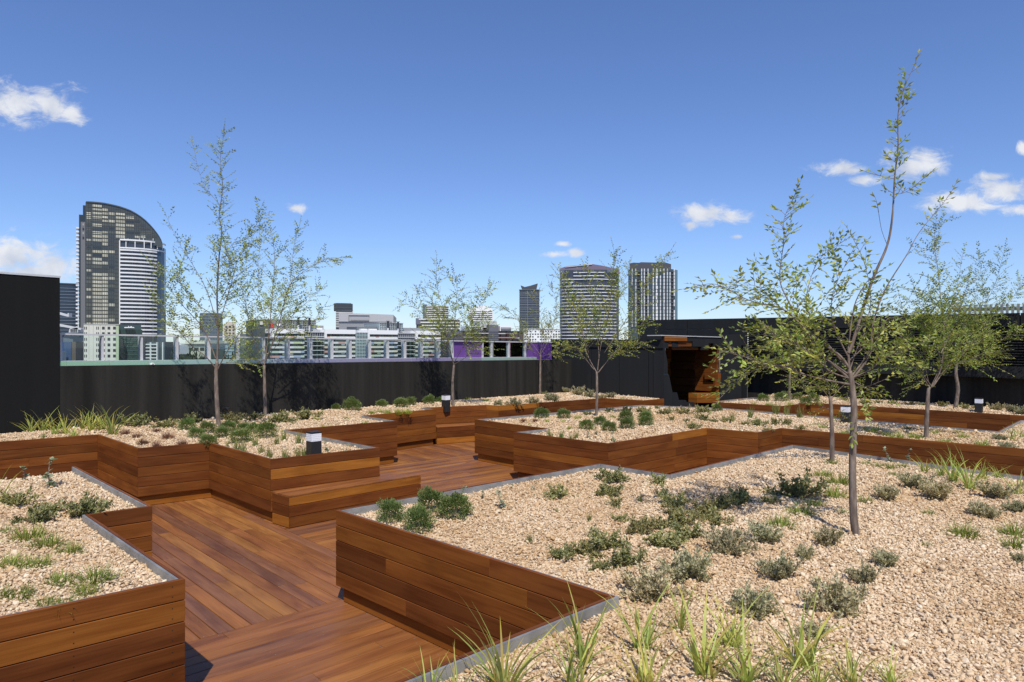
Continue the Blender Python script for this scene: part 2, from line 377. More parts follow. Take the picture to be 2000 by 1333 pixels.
def planter(key, segs, label, seed, edge_only=()):
    P = BEDS[key]; n = len(P); rng = random.Random(seed)
    ctr = sum((P[i] for i in segs), Vector((0,0)))/len(segs)
    root = empty('planter', (ctr.x, ctr.y, zr(ctr.x, 0))); tag(root, label, 'planter', 'timber planters on the deck'); base = wloc(root)
    Q = inset(P, .024); R1 = inset(P, .026); R2 = inset(P, .034); T1 = inset(P, .0262); T2 = inset(P, .042); K1 = inset(P, .048); K2 = inset(P, .070)
    for i in segs:
        j = (i+1) % n; L = (P[j]-P[i]).length
        for r in range(5):
            z1 = TOP-r*PITCH; z0 = z1-BH
            cuts = [0.0]
            if L > 2.6:
                x = rng.uniform(.5, 2.8)
                while x < L-.5: cuts.append(x/L); x += rng.uniform(1.8, 3.6)
            cuts.append(1.0)
            for a, b in zip(cuts[:-1], cuts[1:]):
                a2 = a+.0012/L; b2 = b-.0012/L
                l = lambda A0, B0, s: A0+(B0-A0)*s
                V, Fc, uv = plank_mesh(l(P[i],P[j],a2), l(P[i],P[j],b2), l(Q[i],Q[j],b2), l(Q[i],Q[j],a2), z0, z1, base)
                place('plank', mesh('plank', V, Fc, WOODW, uv), parent=root, color=wcol(rng))
        for nm, X, Y, z0, z1, mat in (('liner', R1, R2, .17, .688, DARK), ('steel_edging', T1, T2, .690, TOP-.004, STEEL)):
            b = MB(); e = (P[j]-P[i]).normalized()*.002
            b.prism([(*(X[i]+e), zr(X[i].x, z0)), (*(X[j]-e), zr(X[j].x, z0)), (*(Y[j]-e), zr(Y[j].x, z0)), (*(Y[i]+e), zr(Y[i].x, z0))], (0, 0, z1-z0)); b.build(nm, mat, root)
        V, Fc, uv = plank_mesh(K1[i], K1[j], K2[j], K2[i], .004, .30, base)
        place('kickboard', mesh('kickboard', V, Fc, WOODW, uv), parent=root, color=wcol(rng, .6))
    return root
def seg_ids(key, pts):
    """indices of the edges of a bed whose both ends are in pts"""
    P = BEDS[key]; S_ = [min(range(len(P)), key=lambda i: (P[i]-q).length) for q in pts]; n = len(P)
    return [i for i in range(n) if i in S_ and (i+1) % n in S_]
allseg = lambda k: list(range(len(BEDS[k])))
planter('A', [i for i in allseg('A') if (BEDS['A'][i]-BEDS['A'][(i+1) % 6]).length > 0 and not (BEDS['A'][i].x < -3.9 and BEDS['A'][(i+1) % 6].x < -3.9)],
        'stepped timber planter nearest the camera at the left', 1)
planter('B', seg_ids('B', bedB_front), 'long zigzag timber planter running along the black parapet wall', 2)
def not_far(k, lim): 
    P = BEDS[k]; return [i for i in allseg(k) if min(P[i].x/max(P[i].y, .5), P[(i+1) % len(P)].x/max(P[(i+1) % len(P)].y, .5)) < lim]
planter('C', [i for i in not_far('C', .93)], 'middle island timber planter between the big gravel bed and the pavilion', 3)
planter('D', seg_ids('D', bedD_front), 'low timber planter under the black louvred wall', 4)
nE = len(BEDS['E'])
planter('E', [i for i in range(nE) if not (BEDS['E'][i].y < 0 or BEDS['E'][(i+1) % nE].y < 0) or i == [k for k in range(nE) if (BEDS['E'][k]-E2).length < .01][0]],
        'largest timber planter holding the big gravel bed in front', 5)

# screw heads on the nearest cladding
def screws():
    b = MB(); P = BEDS['A']; i = max(range(6), key=lambda k: P[k].x if P[k].y < 5 else -9)
    a, e = P[i], (P[i-1]-P[i]).normalized(); nrm = Vector((e.y, -e.x))
    if nrm.y > 0: nrm = -nrm
    for s in (.075, .60, 1.15, 1.7):
        for r in range(5):
            for dz in (.035, .098):
                c = a+e*s+nrm*.0008; z = TOP-r*PITCH-dz
                V = [(c.x+e.x*.004*math.cos(w)+nrm.x*.0004, c.y+e.y*.004*math.cos(w)+nrm.y*.0004, zr(c.x, z)+.004*math.sin(w)) for w in [k*math.pi/3 for k in range(6)]]
                b.add(V, [tuple(range(6))])
    root = [o for o in C.objects if o.name == 'planter'][0]
    tag(b.build('screw_heads', DARK, root), None, None, kind='stuff')
screws()

# ------------------------------------------------------------------ decking: every board an object of its own
def ab(p): return Vector((p.dot(A), p.dot(B)))
def deck():
    root = empty('timber_deck', (0, 6, zr(0, 0))); root['kind'] = 'structure'; base = wloc(root); rng = random.Random(11)
    bL1 = (ab(rp(665,1173,0)).y+ab(rp(386,1248,0)).y)/2
    aL2 = (ab(rp(565,1033,0)).x+ab(rp(656,1084,0)).x)/2
    bL3 = (ab(rp(778,908,0)).y+ab(rp(924,887,0)).y)/2
    cover = [inset(P, .14) for P in BEDS.values()]
    cand = []
    def zone(along, s0, s1, w0, w1, sgn):
        w = w0; k = 0
        while (w < w1) if sgn > 0 else (w > w1):
            s = s0 + rng.uniform(-2.2, 0)
            while s < s1:
                l = rng.uniform(1.6, 3.6); a0 = max(s, s0); a1 = min(s+l, s1); s += l
                if a1-a0 < .05: continue
                wa, wb = (w, w+PITCH) if sgn > 0 else (w-PITCH, w)
                cand.append((along, a0+.0015, a1-.0015, wa+.0034, wb-.0034))
            w += sgn*PITCH; k += 1
    zone('A', -8, 9, bL1-.0, -6, -1)
    zone('B', bL1, 16, aL2, -9, -1)
    zone('A', aL2, 12, bL1, bL3, 1)
    zone('B', bL3, 19, aL2, 13, 1)
    keep = []
    for (al, a0, a1, w0, w1) in cand:
        s = np.linspace(a0, a1, 15); S2, W2 = np.meshgrid(s, np.array([w0, w1]))
        if al == 'A': X = S2*A.x+W2*B.x; Y = S2*A.y+W2*B.y
        else: X = W2*A.x+S2*B.x; Y = W2*A.y+S2*B.y
        X = X.ravel(); Y = Y.ravel(); ok = (Y > .8)
        px = 1000+F*X/np.maximum(Y, .1); py = hor(px)+F*H/np.maximum(Y, .1); ok &= (px > -250) & (px < 2250) & (py < 1520)
        for P in cover: ok &= ~inside_np(X, Y, P)
        ok &= ((X-P0.x)*PD.y-(Y-P0.y)*PD.x) > 0
        if not ok.any(): continue
        vis = ok & (px > 0) & (px < 2000) & (py < 1345)
        keep.append((float(ok.sum())*(a1-a0)*(3.0 if vis.any() else .2)/max(1.5, float(np.mean(Y)))**2, al, a0, a1, w0, w1))
    keep.sort(key=lambda k: -k[0])
    rest = MB(); ruv = []
    for n, (sc, al, a0, a1, w0, w1) in enumerate(keep):
        if al == 'A': c = [A*a0+B*w0, A*a1+B*w0, A*a1+B*w1, A*a0+B*w1]
        else: c = [B*a0+A*w1, B*a1+A*w1, B*a1+A*w0, B*a0+A*w0]
        L = a1-a0; ch = .003
        ins = lambda p: p
        e = (c[1]-c[0]).normalized()*ch; f = (c[3]-c[0]).normalized()*ch
        ti = [c[0]+e*.3+f, c[1]-e*.3+f, c[2]-e*.3-f, c[3]+e*.3-f]
        V = [Vector((p.x, p.y, zr(p.x, -.022))) for p in c]+[Vector((p.x, p.y, zr(p.x, -ch))) for p in c]+[Vector((p.x, p.y, zr(p.x, 0))) for p in ti]
        Fc = [(8,9,10,11)]+[(i, (i+1) % 4, (i+1) % 4+4, i+4) for i in range(4)]+[(i+4, (i+1) % 4+4, (i+1) % 4+8, i+8) for i in range(4)]
        W = w1-w0; q = {0:(0,0),1:(L,0),2:(L,W),3:(0,W)}
        uv = [q[i % 4] for f in Fc for i in f]
        if n < 300:
            col = Vector(rng.choice([(.255,.097,.029),(.225,.085,.028),(.275,.110,.031),(.195,.078,.033),(.24,.090,.030),(.29,.122,.034),(.25,.095,.028),(.265,.102,.030),(.205,.086,.040),(.18,.076,.038)]))*rng.uniform(.9,1.12)
            place('deck_board', mesh('deck_board', [v-base for v in V], Fc, WOODD, uv), parent=root, color=(*col, 1))
        else:
            rest.add(V, Fc); ruv += uv
    sc = MB()
    for (_, al, a0, a1, w0, w1) in keep:
        D1, D2 = (A, B) if al == 'A' else (B, A)
        s = math.ceil((a0+.02)/.45)*.45
        for sx in [a0+.03, a1-.03]+[s+.45*k for k in range(12) if s+.45*k < a1-.1]:
            for w in (w0+.028, w1-.028):
                c = D1*(sx+rng.uniform(-.02,.02))+D2*w
                if c.y > 9 or c.y < 3.5 or rng.random() < .62: continue
                sc.add([(c.x+.0042*math.cos(k*math.pi/3), c.y+.0042*math.sin(k*math.pi/3), zr(c.x, .0006)) for k in range(6)], [tuple(range(6))])
    o = sc.build('screw_heads', STEEL, root); o['kind'] = 'stuff'
    if rest.V:
        o = rest.build('deck_boards_beyond', WOODD, root, uvs=ruv, color=(.235,.09,.038,1)); o['kind'] = 'stuff'
deck()

# ------------------------------------------------------------------ benches
def bench(c, label, seed, rows=3):
    """c: front-left, front-right, back-right, back-left in plan"""
    rng = random.Random(seed); hb = rows*PITCH; ctr = sum(c, Vector((0,0)))/4
    root = empty('bench', (ctr.x, ctr.y, zr(ctr.x, 0))); tag(root, label, 'bench', 'timber benches built against the planters'); base = wloc(root)
    P = c if area(c) > 0 else c[::-1]; Q = inset(P, .024)
    for i in range(4):
        j = (i+1) % 4
        if {i, j} == {P.index(c[2]), P.index(c[3])}: continue
        for r in range(rows):
            z1 = hb-r*PITCH-(.0245 if r == 0 else 0); z0 = hb-r*PITCH-BH if r < rows-1 else .006
            e = (P[j]-P[i]).normalized()*.0012
            V, Fc, uv = plank_mesh(P[i]+e, P[j]-e, Q[j]-e, Q[i]+e, z0, z1, base)
            place('front_plank', mesh('front_plank', V, Fc, WOODW, uv), parent=root, color=wcol(rng, .3))
    D = (c[3]-c[0]); w = D.length; m = max(2, round(w/.135))
    for k in range(m):
        a, b = (k+.02)/m, (k+.98)/m
        p0 = c[0]+(c[3]-c[0])*a; p1 = c[1]+(c[2]-c[1])*a; q1 = c[1]+(c[2]-c[1])*b; q0 = c[0]+(c[3]-c[0])*b
        if k == 0: nrm = (c[0]-c[3]).normalized()*.004; p0 = p0+nrm; p1 = p1+nrm
        V, Fc, uv = plank_mesh(p0, p1, q1, q0, hb-.022, hb, base)
        L = (p1-p0).length; uv = []
        for f in Fc: uv += [(((V[i]+base).to_2d()-p0).dot((p1-p0).normalized()), ((V[i]+base).to_2d()-p0).dot((c[3]-c[0]).normalized())) for i in f]
        col = Vector(rng.choice([(.225,.084,.027),(.195,.072,.026),(.25,.096,.029)])); place('seat_board', mesh('seat_board', V, Fc, WOODD, uv), parent=root, color=(*col, 1))
    b = MB(); b.prism([(*p, zr(p.x, .02)) for p in inset(P, .03)], (0,0,hb-.06)); b.build('liner', DARK, root)
hb = 3*PITCH
b4, b5 = rp(528.6,897.2,TOP), rp(741.6,874.6,TOP)
dn = (b5-b4).normalized(); nn = Vector((dn.y, -dn.x))
f0, f1 = rp(564.5,969,hb), rp(822,927,hb)
wd = (f0-b4).dot(nn)
bench([f0, f1, f1-nn*(wd-.004)-dn*.42, b4+dn*.02+nn*.004], 'front timber bench against the planter with the nearest bollard light', 21)
g0 = rp(852.6, 834, hb); gd = (rp(950,791.4,TOP)-bedB_front[10]).normalized(); gn = Vector((gd.y, -gd.x))
wall_d = (g0-bedB_front[10]).dot(gn)
bench([g0+gd*.012, g0+gd*3.0, g0+gd*3.0-gn*(wall_d-.004), g0+gd*.012-gn*(wall_d-.004)], 'far timber bench in the recess beyond the deck', 22)

# ------------------------------------------------------------------ gravel: a bed sheet with stones scattered over it
stones = bpy.data.collections.new('stone_shapes')
def stone_shapes():
    rng = random.Random(3)
    ico_v = []; t = (1+5**.5)/2
    for a in (-1, 1):
        for b in (-t, t): ico_v += [(a, b, 0), (0, a, b), (b, 0, a)]
    V0 = [Vector(v).normalized() for v in ico_v]
    from itertools import combinations
    ed = min((V0[i]-V0[j]).length for i, j in combinations(range(12), 2))
    tri = [c for c in combinations(range(12), 3) if all((V0[i]-V0[j]).length < ed*1.05 for i, j in combinations(c, 2))]
    tri = [c if (V0[c[1]]-V0[c[0]]).cross(V0[c[2]]-V0[c[0]]).dot(V0[c[0]]) > 0 else (c[0], c[2], c[1]) for c in tri]
    for k in range(8):
        sx, sy, sz = rng.uniform(.85,1.4), rng.uniform(.65,1.0), rng.uniform(.36,.62)
        V = [Vector((v.x*sx, v.y*sy, v.z*sz))*rng.uniform(.78,1.18)*.5 for v in V0]
        me = mesh('stone', V, tri, STONE, smooth=(k % 3 == 0)); stones.objects.link(bpy.data.objects.new('stone', me))
stone_shapes()
def gravel_tree():
    g = bpy.data.node_groups.new('scatter_stones', 'GeometryNodeTree'); N = g.nodes; L = g.links
    g.interface.new_socket('Geometry', in_out='INPUT', socket_type='NodeSocketGeometry'); g.interface.new_socket('Geometry', in_out='OUTPUT', socket_type='NodeSocketGeometry')
    gi = N.new('NodeGroupInput'); go = N.new('NodeGroupOutput')
    def attr(n, t): a = N.new('GeometryNodeInputNamedAttribute'); a.data_type = t; a.inputs['Name'].default_value = n; return a.outputs['Attribute']
    mp = N.new('GeometryNodeMeshToPoints'); L.new(gi.outputs[0], mp.inputs['Mesh']); L.new(attr('is_stone', 'BOOLEAN'), mp.inputs['Selection'])
    ci = N.new('GeometryNodeCollectionInfo'); ci.inputs['Collection'].default_value = stones; ci.inputs['Separate Children'].default_value = True; ci.inputs['Reset Children'].default_value = True
    ip = N.new('GeometryNodeInstanceOnPoints'); L.new(mp.outputs[0], ip.inputs['Points']); L.new(ci.outputs[0], ip.inputs['Instance'])
    ip.inputs['Pick Instance'].default_value = True; L.new(attr('pick', 'INT'), ip.inputs['Instance Index'])
    er = N.new('FunctionNodeEulerToRotation'); L.new(attr('turn', 'FLOAT_VECTOR'), er.inputs[0]); L.new(er.outputs[0], ip.inputs['Rotation'])
    L.new(attr('size', 'FLOAT'), ip.inputs['Scale'])
    jg = N.new('GeometryNodeJoinGeometry'); L.new(gi.outputs[0], jg.inputs[0]); L.new(ip.outputs[0], jg.inputs[0]); L.new(jg.outputs[0], go.inputs[0])
    return g
GT = gravel_tree()
GNAMES = {'A': 'tan gravel in the near left planter', 'B': 'tan gravel along the parapet wall', 'C': 'tan gravel in the middle island planter', 'D': 'tan gravel under the louvred wall', 'E': 'tan gravel filling the big front planter'}
def gravel(key, seed):
    P = inset(BEDS[key], .036); rs = np.random.RandomState(seed)
    xs = [p.x for p in P]; ys = [p.y for p in P]; x0, x1, y0, y1 = min(xs), max(xs), min(ys), max(ys)
    st = .22
    GX, GY = np.meshgrid(np.arange(x0, x1, st), np.arange(max(y0, -1.6), y1, st)); GX = GX.ravel()+rs.uniform(-.05,.05,GX.size); GY = GY.ravel()+rs.uniform(-.05,.05,GY.size)
    ok = inside_np(GX, GY, P) & (dist_np(GX, GY, P) > .05)
    pts = [Vector((p.x, p.y)) for p in P]
    # extra points along the rim so the mound is smooth there
    n = len(P)
    ring = []
    for i in range(n):
        a, b = P[i], P[(i+1) % n]; m = max(1, int((b-a).length/.3))
        ring.append(a); ring += [a+(b-a)*(k/m) for k in range(1, m)]
    nr = len(ring); pts = [Vector((p.x, p.y)) for p in ring]+[Vector((x, y)) for x, y in zip(GX[ok], GY[ok])]
    V2, E_, F2, *_ = delaunay_2d_cdt(pts, [], [list(range(nr))], 1, 1e-5)
    X = np.array([v.x for v in V2]); Y = np.array([v.y for v in V2]); D = dist_np(X, Y, BEDS[key])
    V = [(x, y, zr(x, gh(x, y, d))) for x, y, d in zip(X, Y, D)]
    Fc = [tuple(f) if (V2[f[1]]-V2[f[0]]).cross(V2[f[2]]-V2[f[0]]) > 0 else tuple(f[::-1]) for f in F2]
    # stones, within and just beyond the view
    A_ = (x1-x0)*(y1-y0); SX = []; SY = []; SZ = []
    for (ya, yb, dens, size) in ((.8, 2.6, 900, .024), (2.6, 4.6, 5000, .0182), (4.6, 7, 3900, .0190), (7, 11, 2300, .0222), (11, 30, 950, .029)):
        a0, a1 = max(y0, ya), min(y1, yb)
        if a1 <= a0: continue
        N_ = int((x1-x0)*(a1-a0)*dens); px = rs.uniform(x0, x1, N_); py = rs.uniform(a0, a1, N_)
        v = (np.abs(px) < .80*py+.5); px, py = px[v], py[v]
        k = inside_np(px, py, P); k[k] &= dist_np(px[k], py[k], BEDS[key]) > .05
        px, py = px[k], py[k]; SX.append(px); SY.append(py); SZ.append(size*np.exp(rs.normal(0, .30, px.size)))
    SX = np.concatenate(SX); SY = np.concatenate(SY); SZ = np.concatenate(SZ); SD = dist_np(SX, SY, BEDS[key])
    nb = len(V); ns = SX.size
    V += [(x, y, zr(x, gh(x, y, d))+s*(.02+.50*r)) for x, y, d, s, r in zip(SX, SY, SD, SZ, rs.uniform(0, 1, ns))]
    me = bpy.data.meshes.new('gravel'); me.from_pydata(V, [], Fc); me.materials.append(GBASE)
    def put(nm, typ, arr, fld):
        a = me.attributes.new(nm, typ, 'POINT'); a.data.foreach_set(fld, arr)
    put('is_stone', 'BOOLEAN', np.r_[np.zeros(nb, bool), np.ones(ns, bool)], 'value')
    put('size', 'FLOAT', np.r_[np.zeros(nb), SZ].astype(np.float32), 'value')
    put('pick', 'INT', np.r_[np.zeros(nb), rs.randint(0, 8, ns)].astype(np.int32), 'value')
    tr = np.zeros((nb+ns, 3), np.float32); tr[nb:, 2] = rs.uniform(0, 6.283, ns); tr[nb:, :2] = rs.normal(0, .58, (ns, 2)); put('turn', 'FLOAT_VECTOR', tr.ravel(), 'vector')
    me.update(); o = place('gravel', me); o['kind'] = 'stuff'; o['label'] = GNAMES[key]; o['category'] = 'gravel'
    md = o.modifiers.new('stones', 'NODES'); md.node_group = GT
    return ns
NST = sum(gravel(k, i) for i, k in enumerate('ABCDE')); pass

# ------------------------------------------------------------------ black parapet wall, coping, glass balustrade
def pz(p, h): return Vector((p.x, p.y, zr(p.x, h)))
PN = Vector((-PD.y, PD.x))                          # away from the roof
def along(x): return hit(x, P0, PD)                 # distance along the parapet at a photo column
s0, s1 = along(117), (PE-P0).dot(PD)
def parapet():
    root = empty('parapet_wall', pz(P0+PD*(s0+s1)/2, 0)); tag(root, 'long low black parapet wall below the glass balustrade', 'wall')
    b = MB(); a, c = P0+PD*(s0+.004), P0+PD*(s1-.004)
    b.prism([pz(a, -.3), pz(c, -.3), pz(c, 1.846), pz(a, 1.846)], (PN.x*.3, PN.y*.3, 0)); b.build('wall', BLACKW, root)
    xs = [117,132,215.6,291,360,425,479,532.5,578.8,622,663.5,698.7,736.9,772,805,838.6,874,908,942,973,1007,1049.5]
    pal = [(117,(.20,.36,.22)),(300,(.24,.38,.30)),(480,(.24,.33,.32)),(620,(.22,.22,.31)),(850,(.22,.19,.31)),(935,(.22,.20,.28)),(945,(.24,.34,.29)),(1050,(.26,.34,.30))]
    for xa, xb in zip(xs[:-1], xs[1:]):
        sa, sb = along(xa)+.006, along(xb)-.006; xm = (xa+xb)/2
        for (q0, c0), (q1, c1) in zip(pal[:-1], pal[1:]):
            if q0 <= xm <= q1: k = (xm-q0)/(q1-q0); col = tuple(u+(v-u)*k for u, v in zip(c0, c1)); break
        b = MB(); p, q = P0+PD*sa+PN*.02, P0+PD*sb+PN*.02
        b.prism([pz(p, 1.85), pz(q, 1.85), pz(q, 1.932), pz(p, 1.932)], (PN.x*.26, PN.y*.26, 0)); b.build('coping_panel', COPE, root, color=(*[min(.8, v*1.45+.03) for v in col], 1))
    b = MB(); p, q = P0+PD*(s0+.01)+PN*.03, P0+PD*(along(1049.5))+PN*.03
    b.prism([pz(p, 1.8475), pz(q, 1.8475), pz(q, 1.935), pz(p, 1.935)], (PN.x*.22, PN.y*.22, 0)); b.build('coping_core', POSTM, root)
parapet()
def balustrade():
    p0 = P0+PN*.15
    root = empty('glass_balustrade', pz(p0+PD*(s0+s1)/2, 1.936)); tag(root, 'green tinted glass balustrade with pale posts on the parapet', 'balustrade')
    posts = [(117.5,126),(199,208),(275.6,284),(345,354),(407,415.5),(464,470),(515,522),(563,571),(607,614.5),(648,656),(684,691),(722,728.6),(757,764),(791,798),(824,831),(856,862),(884,889),(943,946.5),(960,966.5),(993.5,1000),(1026,1035)]
    al2 = lambda x: hit(x, p0, PD)
    for xa, xb in posts:
        sa = al2(xa); w = min(.085, max(.05, (al2(xb)-sa)*.8)); b = MB(); a = p0+PD*sa
        b.prism([pz(a, 1.934), pz(a+PD*w*.55, 1.934), pz(a+PD*w*.55+PN*.16, 1.934), pz(a+PN*.16, 1.934)], (0, 0, .445)); b.build('post', POSTM, root)
    b = MB(); a, c = p0+PD*(s0+.01)-PN*.015, p0+PD*al2(1078)-PN*.015
    b.prism([pz(a, 2.381), pz(c, 2.381), pz(c, 2.409), pz(a, 2.409)], (PN.x*.06, PN.y*.06, 0)); b.build('handrail', POSTM, root)
    for (xa, xb) in zip([p[1] for p in posts[:-1]], [p[0] for p in posts[1:]]):
        a, c = p0+PD*(al2(xa)+.004)+PN*.045, p0+PD*(al2(xb)-.004)+PN*.045
        if c.x <= a.x: continue
        purple = 880 < xa < 930 
        b = MB(); b.prism([pz(a, 1.945), pz(c, 1.945), pz(c, 2.378), pz(a, 2.378)], (PN.x*.012, PN.y*.012, 0)); o = b.build('glass_pane', PURPLE if purple else GLASS, root)
        if purple: o['label'] = 'opaque purple pane'
    # the purple end box beyond the last post
    a, c = p0+PD*al2(1036), p0+PD*al2(1077.5)
    b = MB(); b.prism([pz(a, 1.84), pz(c, 1.84), pz(c, 2.40), pz(a, 2.40)], (PN.x*.3, PN.y*.3, 0)); b.build('end_panel', PURPLE, root)
    b = MB(); a -= PN*.01; c -= PN*.01; b.prism([pz(a, 1.82), pz(c, 1.82), pz(c, 1.85), pz(a, 1.85)], (PN.x*.02, PN.y*.02, 0)); b.build('end_trim', CAPM, root)
balustrade()
def left_block():
    a, c = P0+PD*(s0-5), P0+PD*(s0); root = empty('black_plant_room', pz((a+c)/2, 0)); tag(root, 'tall plain black block at the left end of the parapet', 'building')
    b = MB(); b.prism([pz(a, -.3), pz(c, -.3), pz(c, 3.35), pz(a, 3.35)], (PN.x*4, PN.y*4, 0)); b.build('wall', BLACKQ, root)
    b = MB(); a2 = a-PN*.012; c2 = c-PN*.012+PD*.01; b.prism([pz(a2, 3.352), pz(c2, 3.352), pz(c2, 3.385), pz(a2, 3.385)], (PN.x*4.02, PN.y*4.02, 0)); b.build('roof_flashing', CAPM, root)
left_block()
def pipe():
    s = hit(441, P0-PN*.30, PD); p = P0-PN*.30+PD*s; z = ground_z(p); root = empty('vent_pipe', (p.x, p.y, z)); tag(root, 'black gooseneck pipe in front of the parapet behind the left tree', 'pipe')
    b = MB(); pts = [(p.x-.07, p.y, z-.05), (p.x-.07, p.y, z+.13)]
    for k in range(1, 8):
        w = math.pi*k/8*.86; pts.append((p.x-.07+.085*(1-math.cos(w)), p.y-.03*(1-math.cos(w)), z+.13+.085*math.sin(w)))
    b.tube(pts, [.036]*len(pts), 10); b.build('pipe', BLKMET, root, smooth=True)
    b = MB(); e, d = Vector(pts[-1]), (Vector(pts[-1])-Vector(pts[-2])).normalized(); b.tube([e-d*.012, e+d*.016], [.043, .043], 10); b.build('collar', BLKMET, root)
pipe()
def fitting():
    s = hit(298, P0, PD); p = P0+PD*s-PN*.012; root = empty('coping_fitting', pz(p, 1.856)); tag(root, 'small white rounded fitting on the green coping', 'fitting')
    b = MB(); v = [pz(p+PD*(.035*math.cos(w)), 1.852+.035*math.sin(w)) for w in [math.pi*k/8 for k in range(9)]]; b.prism(v, (PN.x*.03, PN.y*.03, 0)); b.build('cover', WHITE, root)
    b = MB(); q = p-PN*.008; v = [pz(q+PD*(.015*math.cos(w)), 1.860+.015*math.sin(w)) for w in [2*math.pi*k/8 for k in range(8)]]; b.prism(v, (PN.x*.01, PN.y*.01, 0)); b.build('grille', STEEL, root)
fitting()

# ------------------------------------------------------------------ the black pavilion: low wing with the timber portal, louvred wing behind
AF = (TL0-K0).normalized(); AN = Vector((AF.y, -AF.x))         # portal face runs along AF, AN points to the camera side
TN = Vector((-TD.y, TD.x))                                     # into the louvred wing
if TN.y < 0: TN = -TN
KN = Vector((-KB.y, KB.x));  KN = KN if KN.y > 0 else -KN
def fz(x, y):
    """photo pixel on the portal face -> (distance along the face, roof height)"""
    t = hit(x, K0, AF); p = K0+AF*t; return t, H+(673-y)/F*p.y+S*p.x
def fpoly(b, pts, d0, d1):
    """prism standing on the portal face between depths d0 and d1 behind it"""
    V = []
    for (x, y) in pts:
        t, h = fz(x, y); p = K0+AF*t-AN*d0; V.append(Vector((p.x, p.y, zr(p.x, h))))
    b.prism(V, (-AN.x*(d1-d0), -AN.y*(d1-d0), 0))
def pavilion():
    root = empty('portal_pavilion', pz(K0, 0)); tag(root, 'low black pavilion with a jagged timber lined doorway', 'building')
    e = K0+KB*((Vector((1.34, 23.24))-K0).dot(KB))
    # wall facing the planters, in tall panels
    cuts = [0, .36, .52, 1.6, 2.7]; L = (e-K0).length; cuts = [c for c in cuts if c < L]+[L]
    for c0, c1 in zip(cuts[:-1], cuts[1:]):
        b = MB(); a, c = K0+KB*(c0+.010), K0+KB*(c1-.010)
        b.prism([pz(a, -.2), pz(c, -.2), pz(c, 2.26), pz(a, 2.26)], (KN.x*.08, KN.y*.08, 0)); b.build('wall_panel', BLACKP, root)
    b = MB(); a, c = K0+KB*.004+KN*.09, K0+KB*(L-.004)+KN*.09; b.prism([pz(a,-.2),pz(c,-.2),pz(c,2.26),pz(a,2.26)], (KN.x*.03,KN.y*.03,0)); b.build('wall_backing', JOINT, root)
    b = MB(); a, c = K0-KN*.03-KB*.0, K0+KB*L-KN*.03; b.prism([pz(a,2.262),pz(c,2.262),pz(c,2.51),pz(a,2.51)], (KN.x*.3,KN.y*.3,0)); b.build('fascia', BLACKP, root)
    b = MB(); q = [K0+KN*.2+AF*.25, K0+KB*L+KN*.2, K0+KB*L+AF*5, K0+AF*4.55+KB*.3]; b.prism([pz(p, 2.3) for p in q], (0,0,.18)); b.build('roof', BLACKP, root)
    b = MB(); a, c = K0+KB*L, K0+KB*L+AF*5; b.prism([pz(a,-.2),pz(c,-.2),pz(c,2.3),pz(a,2.3)], (-KB.x*.1,-KB.y*.1,0)); b.build('end_wall', BLACKP, root)
    # black panels of the portal face
    for pts in ([(1296.4,656),(1297.2,656),(1297.2,669),(1304,711),(1304,730.6),(1296.4,730.4)], [(1296.4,732),(1306.5,732),(1313.6,766.4),(1313.6,793),(1296.4,792)],
                [(1341.4,657.2),(1406.6,658.4),(1406.6,677),(1394,677),(1394,671),(1384,671),(1384,684),(1370.4,684),(1370.4,677.4),(1353.4,677.4),(1353.4,667),(1341.4,667)],
                [(1407.4,655),(1448,653),(1448,729),(1407.4,729)], [(1408,730),(1448,730),(1448,790),(1405,790),(1404.6,768),(1408,768)],
                [(1314.2,767),(1322.5,767),(1326,782),(1340,782),(1341,786),(1356,786),(1356,796),(1314.2,796)]):
        b = MB(); fpoly(b, pts, 0, .07); b.build('face_panel', BLACKP, root)
    for pts in ([(1406.7,659),(1407.3,659),(1407.3,728),(1406.7,728)], [(1296.5,730.6),(1304.6,730.8),(1304.8,731.8),(1296.5,731.7)], [(1408,729.15),(1448,729.15),(1448,729.85),(1408,729.85)]):
        b = MB(); fpoly(b, pts, .012, .05); b.build('joint_strip', JOINT, root)
    # timber blocks of the doorway
    rng = random.Random(9)
    def blk(name, pts, d0, d1, pale=False):
        b = MB(); fpoly(b, pts, d0, d1)
        uv = []
        for f in b.F:
            for i in f: v = b.V[i]; uv.append((v.x*AF.x+v.y*AF.y+(v.x*AN.x+v.y*AN.y)*.9, v.z))
        b.build(name, WOODW, root, uvs=uv, color=wcol(rng, .8 if pale else .15))
    blk('lintel_block', [(1297.4,656),(1341,657),(1341,661.3),(1297.4,660.9)], -.02, .1, True)
    blk('lintel_block', [(1297.4,661.3),(1341,661.7),(1341,666.6),(1297.4,666.4)], -.02, .1, True)
    blk('lintel_block', [(1297.4,666.8),(1353,667),(1353,677),(1298.8,677)], .04, .14)
    blk('lintel_block', [(1318,677.4),(1370,677.4),(1370,684),(1320,684)], .12, .5)
    blk('lintel_block', [(1384,671.2),(1393.6,671.2),(1393.6,677),(1384,677)], .10, .5)
    # right-hand reveal: courses of blocks splaying inwards, each a little in or out of line
    crs = [(677.6,695,1405,0),(695.4,709.4,1405.5,0),(709.8,719.3,1403.6,0),(719.7,729,1403.6,0),(729.4,738.2,1404,.40),(738.5,747,1404,.40),(747.4,756.4,1404,0),(756.8,766,1404,0)]
